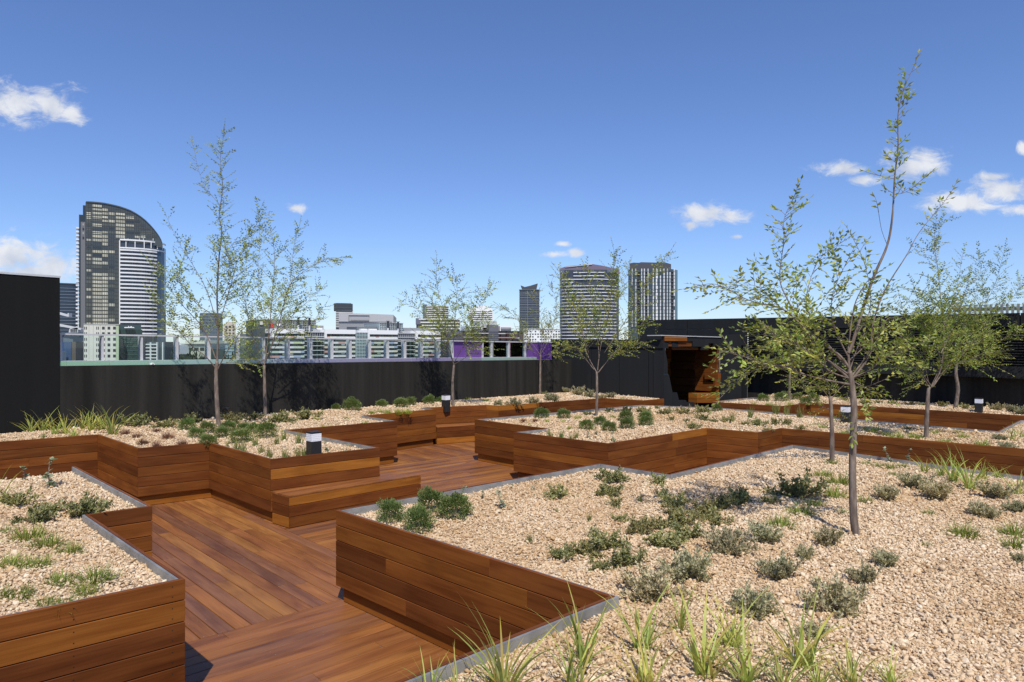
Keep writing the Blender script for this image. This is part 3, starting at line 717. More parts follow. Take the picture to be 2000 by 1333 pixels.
    for (ya, yb, xr, o) in crs:
        t0, ha = fz(xr, ya); _, hb_ = fz(xr, yb)
        p0 = K0+AF*t0-AN*(.075+o); p1 = K0+AF*(t0+.02)-AN*.92; q1 = p1+AF*.3; q0 = p0+AF*.3
        b = MB(); b.prism([pz(p0, hb_), pz(p1, hb_), pz(q1, hb_), pz(q0, hb_)], (0,0,ha-hb_)); L_ = (p1-p0).length
        uv = []
        for f in b.F: uv += [((b.V[i].to_2d()-p0).length, b.V[i].z) for i in f]
        b.build('reveal_block', WOODW, root, uvs=uv, color=wcol(rng, .05))
    for (pts, d0, d1) in (([(1397,742),(1407.6,742),(1407.6,748),(1405,755),(1397,755)], .0, .07), ([(1358,768.4),(1402.6,768.4),(1402.6,778),(1358,778)], -.06, .25), ([(1358,778.3),(1402.6,778.3),(1402.6,787),(1358,787)], -.06, .25),
                          ([(1402,729.4),(1408,729.4),(1408,742),(1402,742)], .0, .5)):
        blk('reveal_block', pts, d0, d1)
    # back of the recess with its timber and the glazed door
    for r in range(9):
        ya = 677+13*r; blk('back_board', [(1345,ya),(1416,ya),(1416,ya+12.4),(1345,ya+12.4)], 1.9, 1.95)
    b = MB(); fpoly(b, [(1362,690),(1392,690),(1392,790),(1362,790)], 1.82, 1.85); b.build('door', GLZ, root, color=(.010,.010,.011,1))
    tr_, _ = fz(1404, 720); p0 = K0+AF*(tr_+.03)-AN*.93; p1 = K0+AF*(tr_+.03)-AN*1.9
    for k in range(9):
        h0 = -.02+k*.262; o_ = AF*(-.07 if k in (1, 4, 6) else 0); p2 = p1
        b = MB(); b.prism([pz(p0+o_,h0), pz(p2+o_,h0), pz(p2+o_,h0+.25), pz(p0+o_,h0+.25)], (AF.x*.12,AF.y*.12,0)); b.build('inner_block', WOODW, root, uvs=[((b.V[i].to_2d()-p0).length, b.V[i].z) for f in b.F for i in f], color=(.075,.028,.010,1))  # timber colour lowered, the shade of the recess is painted into these blocks
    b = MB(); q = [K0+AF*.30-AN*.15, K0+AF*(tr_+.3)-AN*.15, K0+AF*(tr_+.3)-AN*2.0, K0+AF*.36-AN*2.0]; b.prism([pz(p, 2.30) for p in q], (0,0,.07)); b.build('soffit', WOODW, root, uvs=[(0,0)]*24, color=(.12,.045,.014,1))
    t0, _ = fz(1298.5, 700); p0 = K0+AF*(t0+.02)-AN*.075; p1 = K0+AF*(t0+.25)-AN*1.4
    b = MB(); b.prism([pz(p0, -.1), pz(p1, -.1), pz(p1, 2.4), pz(p0, 2.4)], (-AF.x*.05, -AF.y*.05, 0)); b.build('left_reveal', BLACKP, root)
    b = MB(); t0, h0 = fz(1288.6, 655.4); t1, _ = fz(1407.5, 657.6); p, q = K0+AF*t0+AN*.03, K0+AF*t1+AN*.03
    b.prism([pz(p, h0-.012), pz(q, h0-.012), pz(q, h0+.012), pz(p, h0+.012)], (-AN.x*.5, -AN.y*.5, 0)); b.build('canopy_strip', CAPM, root)
    b = MB(); p, q = K0+AF*.01-AN*.14, K0+AF*4.5-AN*.14; b.prism([pz(p,2.40),pz(q,2.40),pz(q,2.52),pz(p,2.52)], (-AN.x*.3,-AN.y*.3,0)); b.build('parapet', BLACKP, root)
pavilion()
def louvred_wing():
    root = empty('louvred_pavilion', pz(TL0+TD*4, 0)); tag(root, 'long black building with horizontal louvres behind the right trees', 'building')
    sL = hit(1246, TL0, TD); sR = 11.5
    def band(name, a, c, h0, h1, d0, d1, mat, gap=.012):
        b = MB(); p, q = TL0+TD*(a+gap)+TN*d0, TL0+TD*(c-gap)+TN*d0
        b.prism([pz(p,h0), pz(q,h0), pz(q,h1), pz(p,h1)], (TN.x*(d1-d0), TN.y*(d1-d0), 0)); return b.build(name, mat, root)
    cuts = [sL, hit(1342, TL0, TD), hit(1458, TL0, TD), 2.6, 5.0, 7.4, 9.6, sR]
    for a, c in zip(cuts[:-1], cuts[1:]): band('top_panel', a, c, 2.955, 3.31, 0, .08, BLACKP)
    j = hit(1458, TL0, TD)
    for a, c in zip(cuts[:2], cuts[1:3]): band('wall_panel', a, c, -.2, 2.922, 0, .08, BLACKP)
    band('joint_backing', sL, j, -.2, 3.30, .082, .10, JOINT)
    lc = [j, 1.5, 3.5, 5.5, 7.5, 9.5, sR]
    for a, c in zip(lc[:-1], lc[1:]): band('sill_panel', a, c, 1.60, 1.915, 0, .35, BLACKP, .004)
    for k in range(14):
        h = 1.955+k*.071
        b = MB(); p, q = TL0+TD*(j+.02)+TN*.01, TL0+TD*(sR-.02)+TN*.01
        b.add([pz(p,h), pz(q,h), pz(q+TN*.06,h+.045), pz(p+TN*.06,h+.045), pz(p,h+.008), pz(q,h+.008), pz(q+TN*.06,h+.053), pz(p+TN*.06,h+.053)], [(0,1,2,3),(7,6,5,4),(0,4,5,1),(3,2,6,7)]); b.build('louvre_slat', BLACKL, root)
    band('louvre_backing', j, sR, 1.9, 2.95, .12, .16, DARK)
    band('plinth_wall', j-.7, sR, -.3, 1.595, .36, .5, BLACKW)
    b = MB(); q = [TL0+TD*sL+TN*.12, TL0+TD*sR+TN*.12, TL0+TD*sR+TN*6, TL0+TD*sL+TN*6]; b.prism([pz(p, 3.0) for p in q], (0,0,.26)); b.build('roof', BLACKP, root)
    b = MB(); p, q = TL0+TD*sL+TN*.11, TL0+TD*sL+TN*6; b.prism([pz(p,-.2),pz(q,-.2),pz(q,2.99),pz(p,2.99)], (TD.x*.1,TD.y*.1,0)); b.build('end_wall', BLACKP, root)
    f = empty('roof_screen', pz(TL0+TD*8.5+TN*1.2, 3.27)); tag(f, 'pale slatted screen standing on the roof at the far right', 'screen')
    fr = TL0+TN*1.2; sa = hit(1862, fr, TD); n = 30
    for k in range(n):
        s = sa+k*.125; b = MB(); p = fr+TD*s; b.prism([pz(p,3.26),pz(p+TD*.06,3.26),pz(p+TD*.06+TN*.05,3.26),pz(p+TN*.05,3.26)], (0,0,.36)); b.build('slat', STEEL, f)
    b = MB(); p, q = fr+TD*sa+TN*.052, fr+TD*(sa+n*.125)+TN*.052; b.prism([pz(p,3.44),pz(q,3.44),pz(q,3.54),pz(p,3.54)], (TN.x*.03,TN.y*.03,0)); b.build('rail', STEEL, f)
louvred_wing()

# ------------------------------------------------------------------ bollard lights
def bollard(x, y, label):
    p = rp(x, y, .80); z = ground_z(p); root = empty('bollard_light', (p.x, p.y, z)); tag(root, label, 'bollard light', 'square bollard lights in the gravel')
    w = .074
    def sq(name, h0, h1, k, mat):
        b = MB(); c = [p+A*(i*w*k)+B*(j*w*k) for i, j in ((-1,-1),(1,-1),(1,1),(-1,1))]; b.prism([(q.x,q.y,z+h0) for q in c], (0,0,h1-h0)); return b.build(name, mat, root)
    sq('post', -.06, .225, 1, BLKMET); sq('diffuser', .227, .330, .985, OPAL); sq('cap', .332, .352, 1.02, BLKMET)
    for k in range(4): sq('louvre_ring', .240+k*.024, .2425+k*.024, 1.0, POSTM)
bollard(613, 888.5, 'nearest black bollard light with a white head at the planter corner')
bollard(871, 796.5, 'black bollard light in front of a thin tree by the parapet')
bollard(1652, 829, 'black bollard light half hidden by the big tree trunk')
bollard(1912, 806, 'black bollard light in the planter under the louvres')
# ------------------------------------------------------------------ foliage helpers
class Leaves:
    def __init__(s): s.V = []; s.F = []; s.T = []
    def leaf(s, p, d, side, L, W, tint, fold=.25):
        """a small folded leaf: base, two shoulders, tip"""
        n = d.cross(side); k = len(s.V)
        m = p+d*(L*.45)
        s.V += [p, m+side*(W*.5)+n*(W*fold), p+d*L, m-side*(W*.5)+n*(W*fold)]; s.F += [(k, k+1, k+2), (k, k+2, k+3)]; s.T += [tint]*4
    def blade(s, p, d, side, L, W, bend, tint, seg=4, tip=None):
        k = len(s.V); q = Vector(p); dd = Vector(d); st = L/seg
        for i in range(seg+1):
            f = i/seg; w = W*(1-f**2.2)*(.65+.35*min(1, f*4))*.5
            c = tint if (tip is None or f < .8) else tip
            if i < seg: s.V += [q+side*w, q-side*w]; s.T += [c, c]
            else: s.V += [q]; s.T += [c]
            q = q+dd*st; dd = (dd+bend*(1/seg)).normalized()
        for i in range(seg-1): s.F.append((k+2*i, k+2*i+1, k+2*i+3, k+2*i+2))
        s.F.append((k+2*seg-2, k+2*seg-1, k+2*seg))
    def mesh(s, name): return mesh(name, s.V, s.F, LEAF, tint=[(*t, 1) for t in s.T])
def rv(rng): 
    while True:
        v = Vector((rng.uniform(-1,1), rng.uniform(-1,1), rng.uniform(-1,1)))
        if .05 < v.length < 1: return v.normalized()
def sidev(d, rng):
    a = d.cross(Vector((0,0,1)))
    if a.length < .1: a = d.cross(Vector((1,0,0)))
    a.normalize(); return (a + rv(rng)*.55).normalized()
def tv(rng, lo=.7, hi=1.3, y=.12):
    k = rng.uniform(lo, hi); return (k*(1+rng.uniform(-y,y)), k, k*(1+rng.uniform(-y*1.5,y)))

# ------------------------------------------------------------------ trees: limbs follow the photo, with depth of their own
def smooth(pts, sub=4):
    P = [pts[0]]+list(pts)+[pts[-1]]; out = []
    for i in range(1, len(P)-2):
        for k in range(sub):
            t = k/sub; a, b, c, d = P[i-1], P[i], P[i+1], P[i+2]
            out.append(.5*((2*b)+(c-a)*t+(2*a-5*b+4*c-d)*t*t+(3*b-a-3*c+d)*t**3))
    out.append(pts[-1]); return out
def tree(label, base, trunk, limbs, seed, leafL=.032, twig=.36, step=.085, col=(.20,.215,.062), r0=.045, tws=1.0):
    rng = random.Random(seed); p = rp(base[0], base[1], .80); Y0 = p.y; z = ground_z(p)
    root = empty('tree', (p.x, p.y, z)); tag(root, label, 'tree', 'young elm-like trees in the planters')
    LV = Leaves()
    tp = [Vector((p.x, p.y, z-.06))]+[cp(x, y, Y0) for x, y in trunk[1:]]
    sp = smooth(tp, 5); b = MB(); n = len(sp); b.tube(sp, [r0*(1.12-.42*i/n)*(1+.16*math.exp(-i*.9)) for i in range(n)], 9); b.build('trunk', BARK, root, smooth=True)
    for li, lm in enumerate(limbs):
        px = lm[0]; rr = lm[1]; opt = lm[2] if len(lm) > 2 else {}
        Ltot = sum(math.hypot(px[i+1][0]-px[i][0], px[i+1][1]-px[i][1]) for i in range(len(px)-1))/F*Y0
        dep = opt.get('dep', rng.uniform(-.55, .55))*Ltot
        pts = []; acc = 0
        for i, (x, y) in enumerate(px):
            if i: acc += math.hypot(px[i][0]-px[i-1][0], px[i][1]-px[i-1][1])/F*Y0
            f = acc/Ltot; pts.append(cp(x, y, Y0+dep*f**1.1))
        sp = smooth(pts, 5); n = len(sp); b = MB(); b.tube(sp, [max(.0018, rr*.60*(1-.93*(i/(n-1))**.8)) for i in range(n)], 6)
        # twigs
        acc = 0; nxt = Ltot*opt.get('start', .22); st = step*.38*opt.get('step', 1.0)
        for i in range(n-1):
            seg = (sp[i+1]-sp[i]); sl = seg.length; td = seg.normalized()
            while nxt < acc+sl:
                q = sp[i]+td*(nxt-acc); f = nxt/Ltot; nxt += st*rng.uniform(.55, 1.5)
                if rng.random() < opt.get('bare', 0): continue
                rad = rv(rng); rad = (rad-td*rad.dot(td)); rad.z *= .75
                if rad.length < .1: continue
                rad.normalize(); d = (td*rng.uniform(.35,.9)+rad*rng.uniform(.6,1.0)+Vector((0,0,rng.uniform(-.12,.25)))).normalized()
                tl = twig*1.2*opt.get('tw', 1.0)*rng.uniform(.35, 1.15)*(1.05-.45*f)
                grow(rng, LV, b, q, d, tl, leafL, .0026*tws, 1, opt.get('lf', 1.0))
            acc += sl
        # leaves at the limb's own tip
        grow(rng, LV, b, sp[-1], (sp[-1]-sp[-2]).normalized(), twig*.6, leafL, .003*tws, 0, opt.get('lf', 1.0))
        b.build('branch', BARK, root, smooth=True)
    o = place('crown', LV.mesh('crown'), parent=root, color=(*col, 1)); off = wloc(root)
    for v in o.data.vertices: v.co -= off
    o['kind'] = 'stuff'
    return root
def grow(rng, LV, b, q, d, tl, leafL, r, lvl, dens):
    k = max(3, int(tl/.07)); pts = [q]; dd = d.copy(); curve = rv(rng)*.30+Vector((0,0,rng.uniform(-.25,.18)))
    for i in range(k): pts.append(pts[-1]+dd*(tl/k)); dd = (dd+curve*(1/k)).normalized()
    b.tube(pts, [r*(1-.75*i/k) for i in range(k+1)], 3, cap=False)
    side = sidev(d, rng); sp = leafL*.56/dens; s = leafL*.8; sg = 1; tcol = tv(rng, .75, 1.2, .14)
    while s < tl:
        i = min(k-1, int(s/tl*k)); t = (pts[i+1]-pts[i]).normalized(); pos = pts[i]+(pts[i+1]-pts[i])*(s/tl*k-i)
        if rng.random() < .93:
            sd = (side-t*side.dot(t)).normalized()*sg; L = leafL*rng.uniform(.65,1.15)
            ld = (t*.62+sd*.8+rv(rng)*.28).normalized(); up = t.cross(sd); ls = ld.cross((up+rv(rng)*.6).normalized())
            if ls.length > .1:
                c = tv(rng, .62, 1.38, .16); LV.leaf(pos, ld, ls.normalized(), L*1.12, L*.56, tuple(u*v for u, v in zip(c, tcol)))
        s += sp*rng.uniform(.7,1.3); sg = -sg
        if lvl and s > tl*.25 and rng.random() < .08:
            nd_ = (t*.7+(side*sg)*.8+rv(rng)*.35).normalized(); grow(rng, LV, b, pos, nd_, tl*rng.uniform(.35,.6), leafL, r*.6, 0, dens)
    LV.leaf(pts[-1], dd, sidev(dd, rng), leafL, leafL*.42, tv(rng))

tree('tallest slim tree at the left with a tall bare leader', (428,838), [(428,838),(424,790),(422,735),(424,706)], [
    ([(424,706),(426,650),(424,575),(427.6,507),(433,451),(428,421),(435,365),(430,320),(437,262)], .034, dict(dep=.02, start=.12, tw=.75, step=1.1)),
    ([(422,720),(400,695),(375,676),(330,624),(300,582)], .022, dict(start=.35)),
    ([(421,700),(397,642),(360,601),(337,571),(308,520)], .020, dict()),
    ([(425,640),(405,571),(375,515),(349,474),(326,425)], .014, dict(tw=.6, step=1.7, lf=.7)),
    ([(424,724),(442,690),(472,646),(514,609),(547,579)], .020, dict()),
    ([(426,640),(450,560),(465,507),(491,470),(506,421)], .016, dict()),
    ([(433,520),(454,477),(484,465),(500,440)], .009, dict(tw=.6)),
    ([(431,402),(412,380),(394,353),(377,286)], .008, dict(tw=.55, step=1.5)),
    ([(423,712),(470,705),(500,690)], .010, dict(tw=.8)),
    ([(424,620),(380,590),(350,545),(362,490)], .012, dict(tw=.8)),
    ([(425,600),(450,540),(440,480)], .010, dict(tw=.8))], 101, r0=.037, leafL=.046, step=.084, twig=.42, col=(.32,.37,.10))
tree('second tree from the left standing close to the parapet', (518.5,812), [(518.5,812),(517,765),(516,714)], [
    ([(516,716),(525,650),(532,575),(536,500),(529,452)], .024, dict(dep=.05, tw=.9)),
    ([(518,708),(544,635),(562,567),(585,537),(634,507),(664,504)], .020, dict(dep=-.2)),
    ([(528,680),(560,630),(600,590),(624,567)], .013, dict()),
    ([(525,660),(562,575),(574,481),(583,447)], .013, dict(tw=.7)),
    ([(516,712),(495,661),(480,597),(472,545),(487,490)], .016, dict()),
    ([(520,700),(560,655),(600,640),(632,600)], .012, dict()),
    ([(516,716),(490,690),(455,672)], .010, dict()),
    ([(524,640),(505,570),(508,470)], .010, dict(tw=.7))], 102, leafL=.048, step=.082, twig=.40, r0=.036, col=(.33,.385,.12))
tree('small tree beside the bollard light by the parapet', (885,793), [(885,793),(884,750),(886.7,714)], [
    ([(886.7,714),(873.7,662),(867,610),(854,561),(852.6,516)], .022, dict(dep=.05, tw=.9)),
    ([(884,706),(868,668),(844,626),(812,603),(789,590)], .015, dict()),
    ([(888,707),(906,675),(932,626),(951.7,568)], .016, dict()),
    ([(887,712),(921,690),(940,660),(962,632)], .012, dict()),
    ([(884,690),(890,610),(893,567),(888,540)], .013, dict()),
    ([(884,700),(850,675),(820,655)], .012, dict()),
    ([(889,695),(925,650),(905,600)], .010, dict()),
    ([(880,680),(845,590),(820,570)], .010, dict(tw=.7))], 103, step=.10, twig=.52, r0=.036, leafL=.052, col=(.33,.375,.10))
tree('small tree in front of the purple panel', (1054.5,770), [(1054.5,770),(1055,730),(1055.7,694)], [
    ([(1055.7,694),(1033,662),(1007,620),(975,600)], .016, dict()),
    ([(1055,694),(1059,642),(1049,594),(1052,572)], .018, dict(dep=0)),
    ([(1057,691),(1078,649),(1087,594),(1074,555)], .016, dict()),
    ([(1057,697),(1085,688),(1112,680)], .012, dict()),
    ([(1055,690),(1075,640),(1100,610)], .012, dict()),
    ([(1054,695),(1030,680),(1012,650)], .010, dict())], 104, step=.14, twig=.52, r0=.036, leafL=.048, col=(.30,.32,.095))
tree('spreading young tree in the middle island planter', (1164.5,816), [(1164.5,816),(1166,770),(1165.5,726)], [
    ([(1165.5,728),(1146,690),(1137,645),(1122,600),(1101,570),(1095,535)], .022, dict()),
    ([(1167,724),(1173,678),(1185,630),(1194,570),(1200,510),(1198.5,489)], .022, dict(dep=.1)),
    ([(1168.5,728),(1194,696),(1218,672),(1242,645),(1262,624)], .020, dict()),
    ([(1180,690),(1212,642),(1242,594),(1266,546),(1303,498)], .016, dict(dep=-.2)),
    ([(1160,722),(1128,684),(1104,675),(1082,690)], .014, dict()),
    ([(1150,690),(1131,636),(1110,594)], .012, dict()),
    ([(1190,702),(1230,678),(1258,669)], .012, dict()),
    ([(1170,700),(1165,640),(1150,560),(1143,530)], .014, dict()),
    ([(1190,610),(1215,560),(1228,520)], .010, dict(tw=.8))], 105, step=.090, twig=.46, r0=.030, leafL=.050, col=(.32,.355,.09))
tree('large leaning tree with a tall broken leader in the front bed', (1674,1049), [(1674,1049),(1667,1003),(1665,900),(1668,800),(1663,748),(1659,726)], [
    ([(1659,728),(1657,682),(1660,655)], .026, dict(dep=0, start=2)),
    ([(1657,690),(1666,668),(1688,595),(1708,537),(1733,479),(1743,422),(1747.5,347),(1754,286),(1754,224),(1766,174),(1781,138)], .027, dict(dep=.0, start=.55, tw=.42, step=.8, bare=.15, lf=1.3)),
    ([(1664,742),(1700,690),(1704,636),(1729,566),(1770,500),(1795,455),(1836,405),(1849,388)], .017, dict(dep=.1, start=.9, tw=.3)),
    ([(1657,680),(1668,600),(1690,555),(1706,540)], .013, dict(dep=-.05, start=.3, tw=.6)),
    ([(1660,722),(1640,695),(1602,668),(1557.6,628),(1526,603),(1463,587),(1400,556),(1358,560)], .020, dict(dep=-.18, start=.3)),
    ([(1662,742),(1608,694),(1570,641),(1539,587),(1523,543),(1531,470),(1531,430),(1545,397)], .017, dict(dep=.1, start=.3)),
    ([(1663,752),(1602,740),(1564,729),(1520,713),(1463,700),(1420,688)], .015, dict(dep=-.3, start=.3)),
    ([(1530,716),(1480,722),(1440,745),(1412,772)], .008, dict(dep=-.2, start=.1)),
    ([(1650,712),(1600,650),(1575,590),(1597,512),(1642,475)], .014, dict(dep=.25, start=.25)),
    ([(1658,700),(1630,640),(1625,580),(1650,520)], .012, dict(dep=-.3)),
    ([(1663,735),(1690,700),(1715,660),(1734,622),(1752,624)], .014, dict(dep=.15)),
    ([(1665,738),(1700,722),(1731,697),(1772,682)], .012, dict(dep=-.25)),
    ([(1658,705),(1700,660),(1700,600),(1725,570)], .010, dict(dep=.3, step=1.4)),
    ([(1662,748),(1668,780),(1675,800),(1671,828)], .008, dict(dep=-.1, start=.5, tw=.4, step=2)),
    ([(1655,730),(1610,700),(1540,665),(1470,650)], .012, dict(dep=.1, start=.25)),
    ([(1661,740),(1620,725),(1580,690),(1500,640)], .012, dict(dep=-.4, start=.25)),
    ([(1664,744),(1690,755),(1720,745)], .009, dict(dep=.1)),
    ([(1668,662),(1700,600),(1690,520),(1668,470)], .008, dict(dep=.2, tw=.6, step=1.4)),
    ([(1659,725),(1690,650),(1740,640),(1760,660)], .010, dict(dep=.4)),
    ([(1526,603),(1480,560),(1430,560)], .008, dict(dep=-.1, start=.1)),
    ([(1733,479),(1722,450),(1716,415)], .005, dict(start=2)), ([(1746,380),(1770,375),(1800,352)], .006, dict(start=.25, tw=.35)), ([(1747,350),(1725,345),(1712,342)], .005, dict(start=.3, tw=.35))],
    106, step=.072, twig=.27, leafL=.047, r0=.029, col=(.33,.365,.105))
tree('slender low tree just behind the large leaning one', (1625,908), [(1625,908),(1625,850),(1623,800),(1622,775)], [
    ([(1623,785),(1605,760),(1575,745),(1545,738)], .012, dict(start=.15)),
    ([(1623,780),(1640,760),(1662,742),(1680,735)], .012, dict(start=.15)),
    ([(1622,778),(1612,740),(1600,705)], .014, dict(start=.15)),
    ([(1623,785),(1655,775),(1690,765)], .010, dict(start=.15)),
    ([(1623,800),(1595,790),(1580,770)], .009, dict(start=.15)),
    ([(1625,835),(1640,822),(1655,815)], .005, dict(start=.2, tw=.4)), ([(1625,845),(1610,830),(1600,822)], .005, dict(start=.2, tw=.4))],
    107, step=.07, twig=.30, leafL=.034, r0=.028, col=(.25,.275,.065))
tree('full green tree at the right of the big leaning one', (1808,856), [(1808,856),(1811,800),(1813,764),(1816,757)], [
    ([(1816,759),(1797,729),(1772,707),(1747,682)], .018, dict()),
    ([(1819,757),(1838,719),(1844,653),(1838,590),(1832,527),(1825,480),(1828,432)], .024, dict(dep=.1, tw=.95)),
    ([(1822,756),(1854,713),(1892,682),(1936,650)], .020, dict()),
    ([(1815,756),(1800,690),(1775,640),(1762,600)], .016, dict()),
    ([(1838,690),(1870,620),(1885,570),(1892,545)], .016, dict()),
    ([(1838,710),(1820,640),(1795,590),(1785,560)], .014, dict()),
    ([(1842,640),(1865,580),(1880,500)], .010, dict(tw=.6, step=1.4)),
    ([(1820,756),(1800,715),(1825,640),(1815,570)], .014, dict(dep=-.3)),
    ([(1850,716),(1900,700),(1938,690)], .012, dict(dep=-.3)), ([(1818,756),(1850,690),(1870,650)], .012, dict(dep=.5)), ([(1817,757),(1780,735),(1755,720)], .010, dict(dep=.2))],
    108, step=.070, twig=.46, leafL=.046, r0=.034, col=(.29,.335,.085))
tree('rightmost tree with crooked trunk under the louvres', (1865,800), [(1865,800),(1871,762),(1867,730),(1869,708)], [
    ([(1869,710),(1904,631),(1920,584),(1911,499)], .018, dict(tw=.7)),
    ([(1910,620),(1942,559),(1961,493)], .011, dict(tw=.6)),
    ([(1870,706),(1936,622),(1974,587),(1996,552)], .016, dict(tw=.8)),
    ([(1870,712),(1920,690),(1965,660),(2005,640),(2050,612)], .016, dict(dep=-.2)),
    ([(1868,708),(1880,650),(1895,600)], .014, dict()),
    ([(1868,710),(1850,660),(1860,600)], .012, dict()),
    ([(1870,712),(1910,700),(1945,690)], .011, dict()), ([(1870,705),(1915,655),(1940,610)], .012, dict(dep=.4))],
    109, step=.085, twig=.55, leafL=.054, r0=.045, col=(.29,.335,.085))
tree('thin trunked tree behind the left branches of the big tree', (1542,784), [(1542,784),(1542,750),(1543,728)], [
    ([(1543,730),(1530,700),(1505,675),(1480,660)], .014, dict()),
    ([(1543,730),(1545,690),(1535,650),(1540,620)], .016, dict()),
    ([(1543,728),(1570,700),(1600,680)], .014, dict()),
    ([(1543,728),(1560,670),(1580,640)], .013, dict()),
    ([(1542,730),(1515,715),(1490,710)], .012, dict())], 110, step=.13, twig=.55, leafL=.046, r0=.036, col=(.225,.255,.062))

# ------------------------------------------------------------------ low planting
def gen(kind, seed):
    rng = random.Random(seed); LV = Leaves(); st = MB()
    if kind == 'a':
        off = Vector((seed*1.7, seed*.9, 0))
        for i in range(2600):
            d = rv(rng); d.z = d.z if d.z > -.5 else -d.z; d.normalize()
            r = .5*(.40+.60*rng.random()**.6)*(1+.38*noise.noise(d*1.7+off)+.30*noise.noise(d*4.5+off)); p = Vector((d.x*r, d.y*r, .26+d.z*r*.85))
            if p.z < 0: p.z = rng.random()*.06
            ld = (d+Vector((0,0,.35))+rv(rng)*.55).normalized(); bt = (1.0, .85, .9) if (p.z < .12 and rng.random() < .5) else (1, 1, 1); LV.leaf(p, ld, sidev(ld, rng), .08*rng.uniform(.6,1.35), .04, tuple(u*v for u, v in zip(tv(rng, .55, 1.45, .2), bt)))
        st.tube([(0,0,-.05),(.02,.01,.3)], [.03,.02], 5)
    elif kind == 'b':
        for i in range(30):
            w = rng.uniform(0, 6.283); el = rng.uniform(.25, 1.45); L = rng.uniform(.34, .58)*(.75 if el > .9 else 1); d = Vector((math.cos(w)*math.cos(el), math.sin(w)*math.cos(el), math.sin(el)))
            p = Vector((rng.uniform(-.1,.1), rng.uniform(-.1,.1), -.02)); pts = [p]; dd = d
            for k in range(5): pts.append(pts[-1]+dd*L/5); dd = (dd+rv(rng)*.16+Vector((0,0,.05))).normalized()
            st.tube(pts, [.012*(1-.7*k/5) for k in range(6)], 3, cap=False)
            for k in range(60):
                s = rng.uniform(.18,1)**.75*5; j = min(4, int(s)); c = pts[j]+(pts[j+1]-pts[j])*(s-j)+rv(rng)*rng.uniform(.01,.07)
                ld = (dd+rv(rng)*1.1+Vector((0,0,.3))).normalized(); LV.leaf(c, ld, sidev(ld, rng), .062*rng.uniform(.6,1.2), .044, tv(rng, .6, 1.4, .08))
    elif kind in 'cl':
        for i in range(250 if kind == 'c' else 170):
            w = rng.uniform(0, 6.283); r = rng.random()**.6*.24; p = Vector((math.cos(w)*r, math.sin(w)*r, -.02))
            el = rng.uniform(.12, 1.35) if kind == 'c' else rng.uniform(.7,1.5); w2 = w+rng.uniform(-1,1); d = Vector((math.cos(w2)*math.cos(el), math.sin(w2)*math.cos(el), math.sin(el)))
            LV.blade(p, d, sidev(d, rng), rng.uniform(.16,.50), .018, Vector((0,0,-rng.uniform(.1,.7)))+rv(rng)*.2, tv(rng, .55, 1.4), 3)
    elif kind == 'd':
        for i in range(19+seed % 9):
            w = rng.uniform(0, 6.283); el = rng.uniform(.85, 1.52); d = Vector((math.cos(w)*math.cos(el), math.sin(w)*math.cos(el), math.sin(el)))
            p = Vector((rng.uniform(-.07,.07), rng.uniform(-.07,.07), -.03)); L = rng.uniform(.45, 1.12)*(1 if el > 1.1 else .8)
            LV.blade(p, d, sidev(d, rng), L, rng.uniform(.018,.040), Vector((math.cos(w)*.5, math.sin(w)*.5, -rng.uniform(.05,1.5)*(L**2))), (tv(rng, .55, 1.3, .12) if rng.random() < .85 else (1.15,.82,.9)), 6, (1.25,.95,.62) if rng.random() < .5 else None)
        for i in range(9):
            w = rng.uniform(0, 6.283); el = rng.uniform(.3, 1.2); d = Vector((math.cos(w)*math.cos(el), math.sin(w)*math.cos(el), math.sin(el))); LV.blade(Vector((rng.uniform(-.06,.06), rng.uniform(-.06,.06), -.02)), d, sidev(d, rng), rng.uniform(.15,.45), .02, Vector((0,0,-.6)), rng.choice([(1.0,.75,.8),(.6,.6,.5),(.8,.9,.7)]), 4)
    elif kind == 'e':
        for i in range(230):
            w = rng.uniform(0, 6.283); el = rng.uniform(.3, 1.5); d = Vector((math.cos(w)*math.cos(el), math.sin(w)*math.cos(el), math.sin(el)))
            p = Vector((math.cos(w), math.sin(w), 0))*rng.uniform(0,.2); LV.blade(p, d, sidev(d, rng), rng.uniform(.25,.5), .018, rv(rng)*.6, tv(rng, .5, 1.5), 3)
    elif kind == 'f':
        for i in range(18):
            w = rng.uniform(0, 6.283); el = rng.uniform(.12, 1.35); L = rng.uniform(.28,.66)*(1-.3*(el > .9)); d = Vector((math.cos(w)*math.cos(el), math.sin(w)*math.cos(el), math.sin(el)))
            pts = [Vector((rng.uniform(-.1,.1), rng.uniform(-.1,.1), -.02))]; dd = d
            for k in range(5): pts.append(pts[-1]+dd*L/5); dd = (dd+rv(rng)*.25).normalized()
            st.tube(pts, [.013*(1-.7*k/5) for k in range(6)], 3, cap=False)
            for k in range(46):
                s = rng.uniform(.2,1)**.7*5; j = min(4, int(s)); c = pts[j]+(pts[j+1]-pts[j])*(s-j)+rv(rng)*rng.uniform(.01,.09)
                ld = (dd*.4+rv(rng)+Vector((0,0,.35))).normalized(); LV.leaf(c, ld, sidev(ld, rng), .095*rng.uniform(.6,1.2), .06, tv(rng, .5, 1.45, .14))
    elif kind == 'g':
        for i in range(40):
            w = rng.uniform(0, 6.283); el = rng.uniform(1.12, 1.55); d = Vector((math.cos(w)*math.cos(el), math.sin(w)*math.cos(el), math.sin(el)))
            p = Vector((rng.uniform(-.16,.16), rng.uniform(-.16,.16), -.03)); LV.blade(p, d, sidev(d, rng), rng.uniform(.5,1.05), .042, rv(rng)*.15, tv(rng, .6, 1.4, .15), 3, (1.3,1.0,.7) if rng.random() < .4 else None)
    elif kind == 'h':
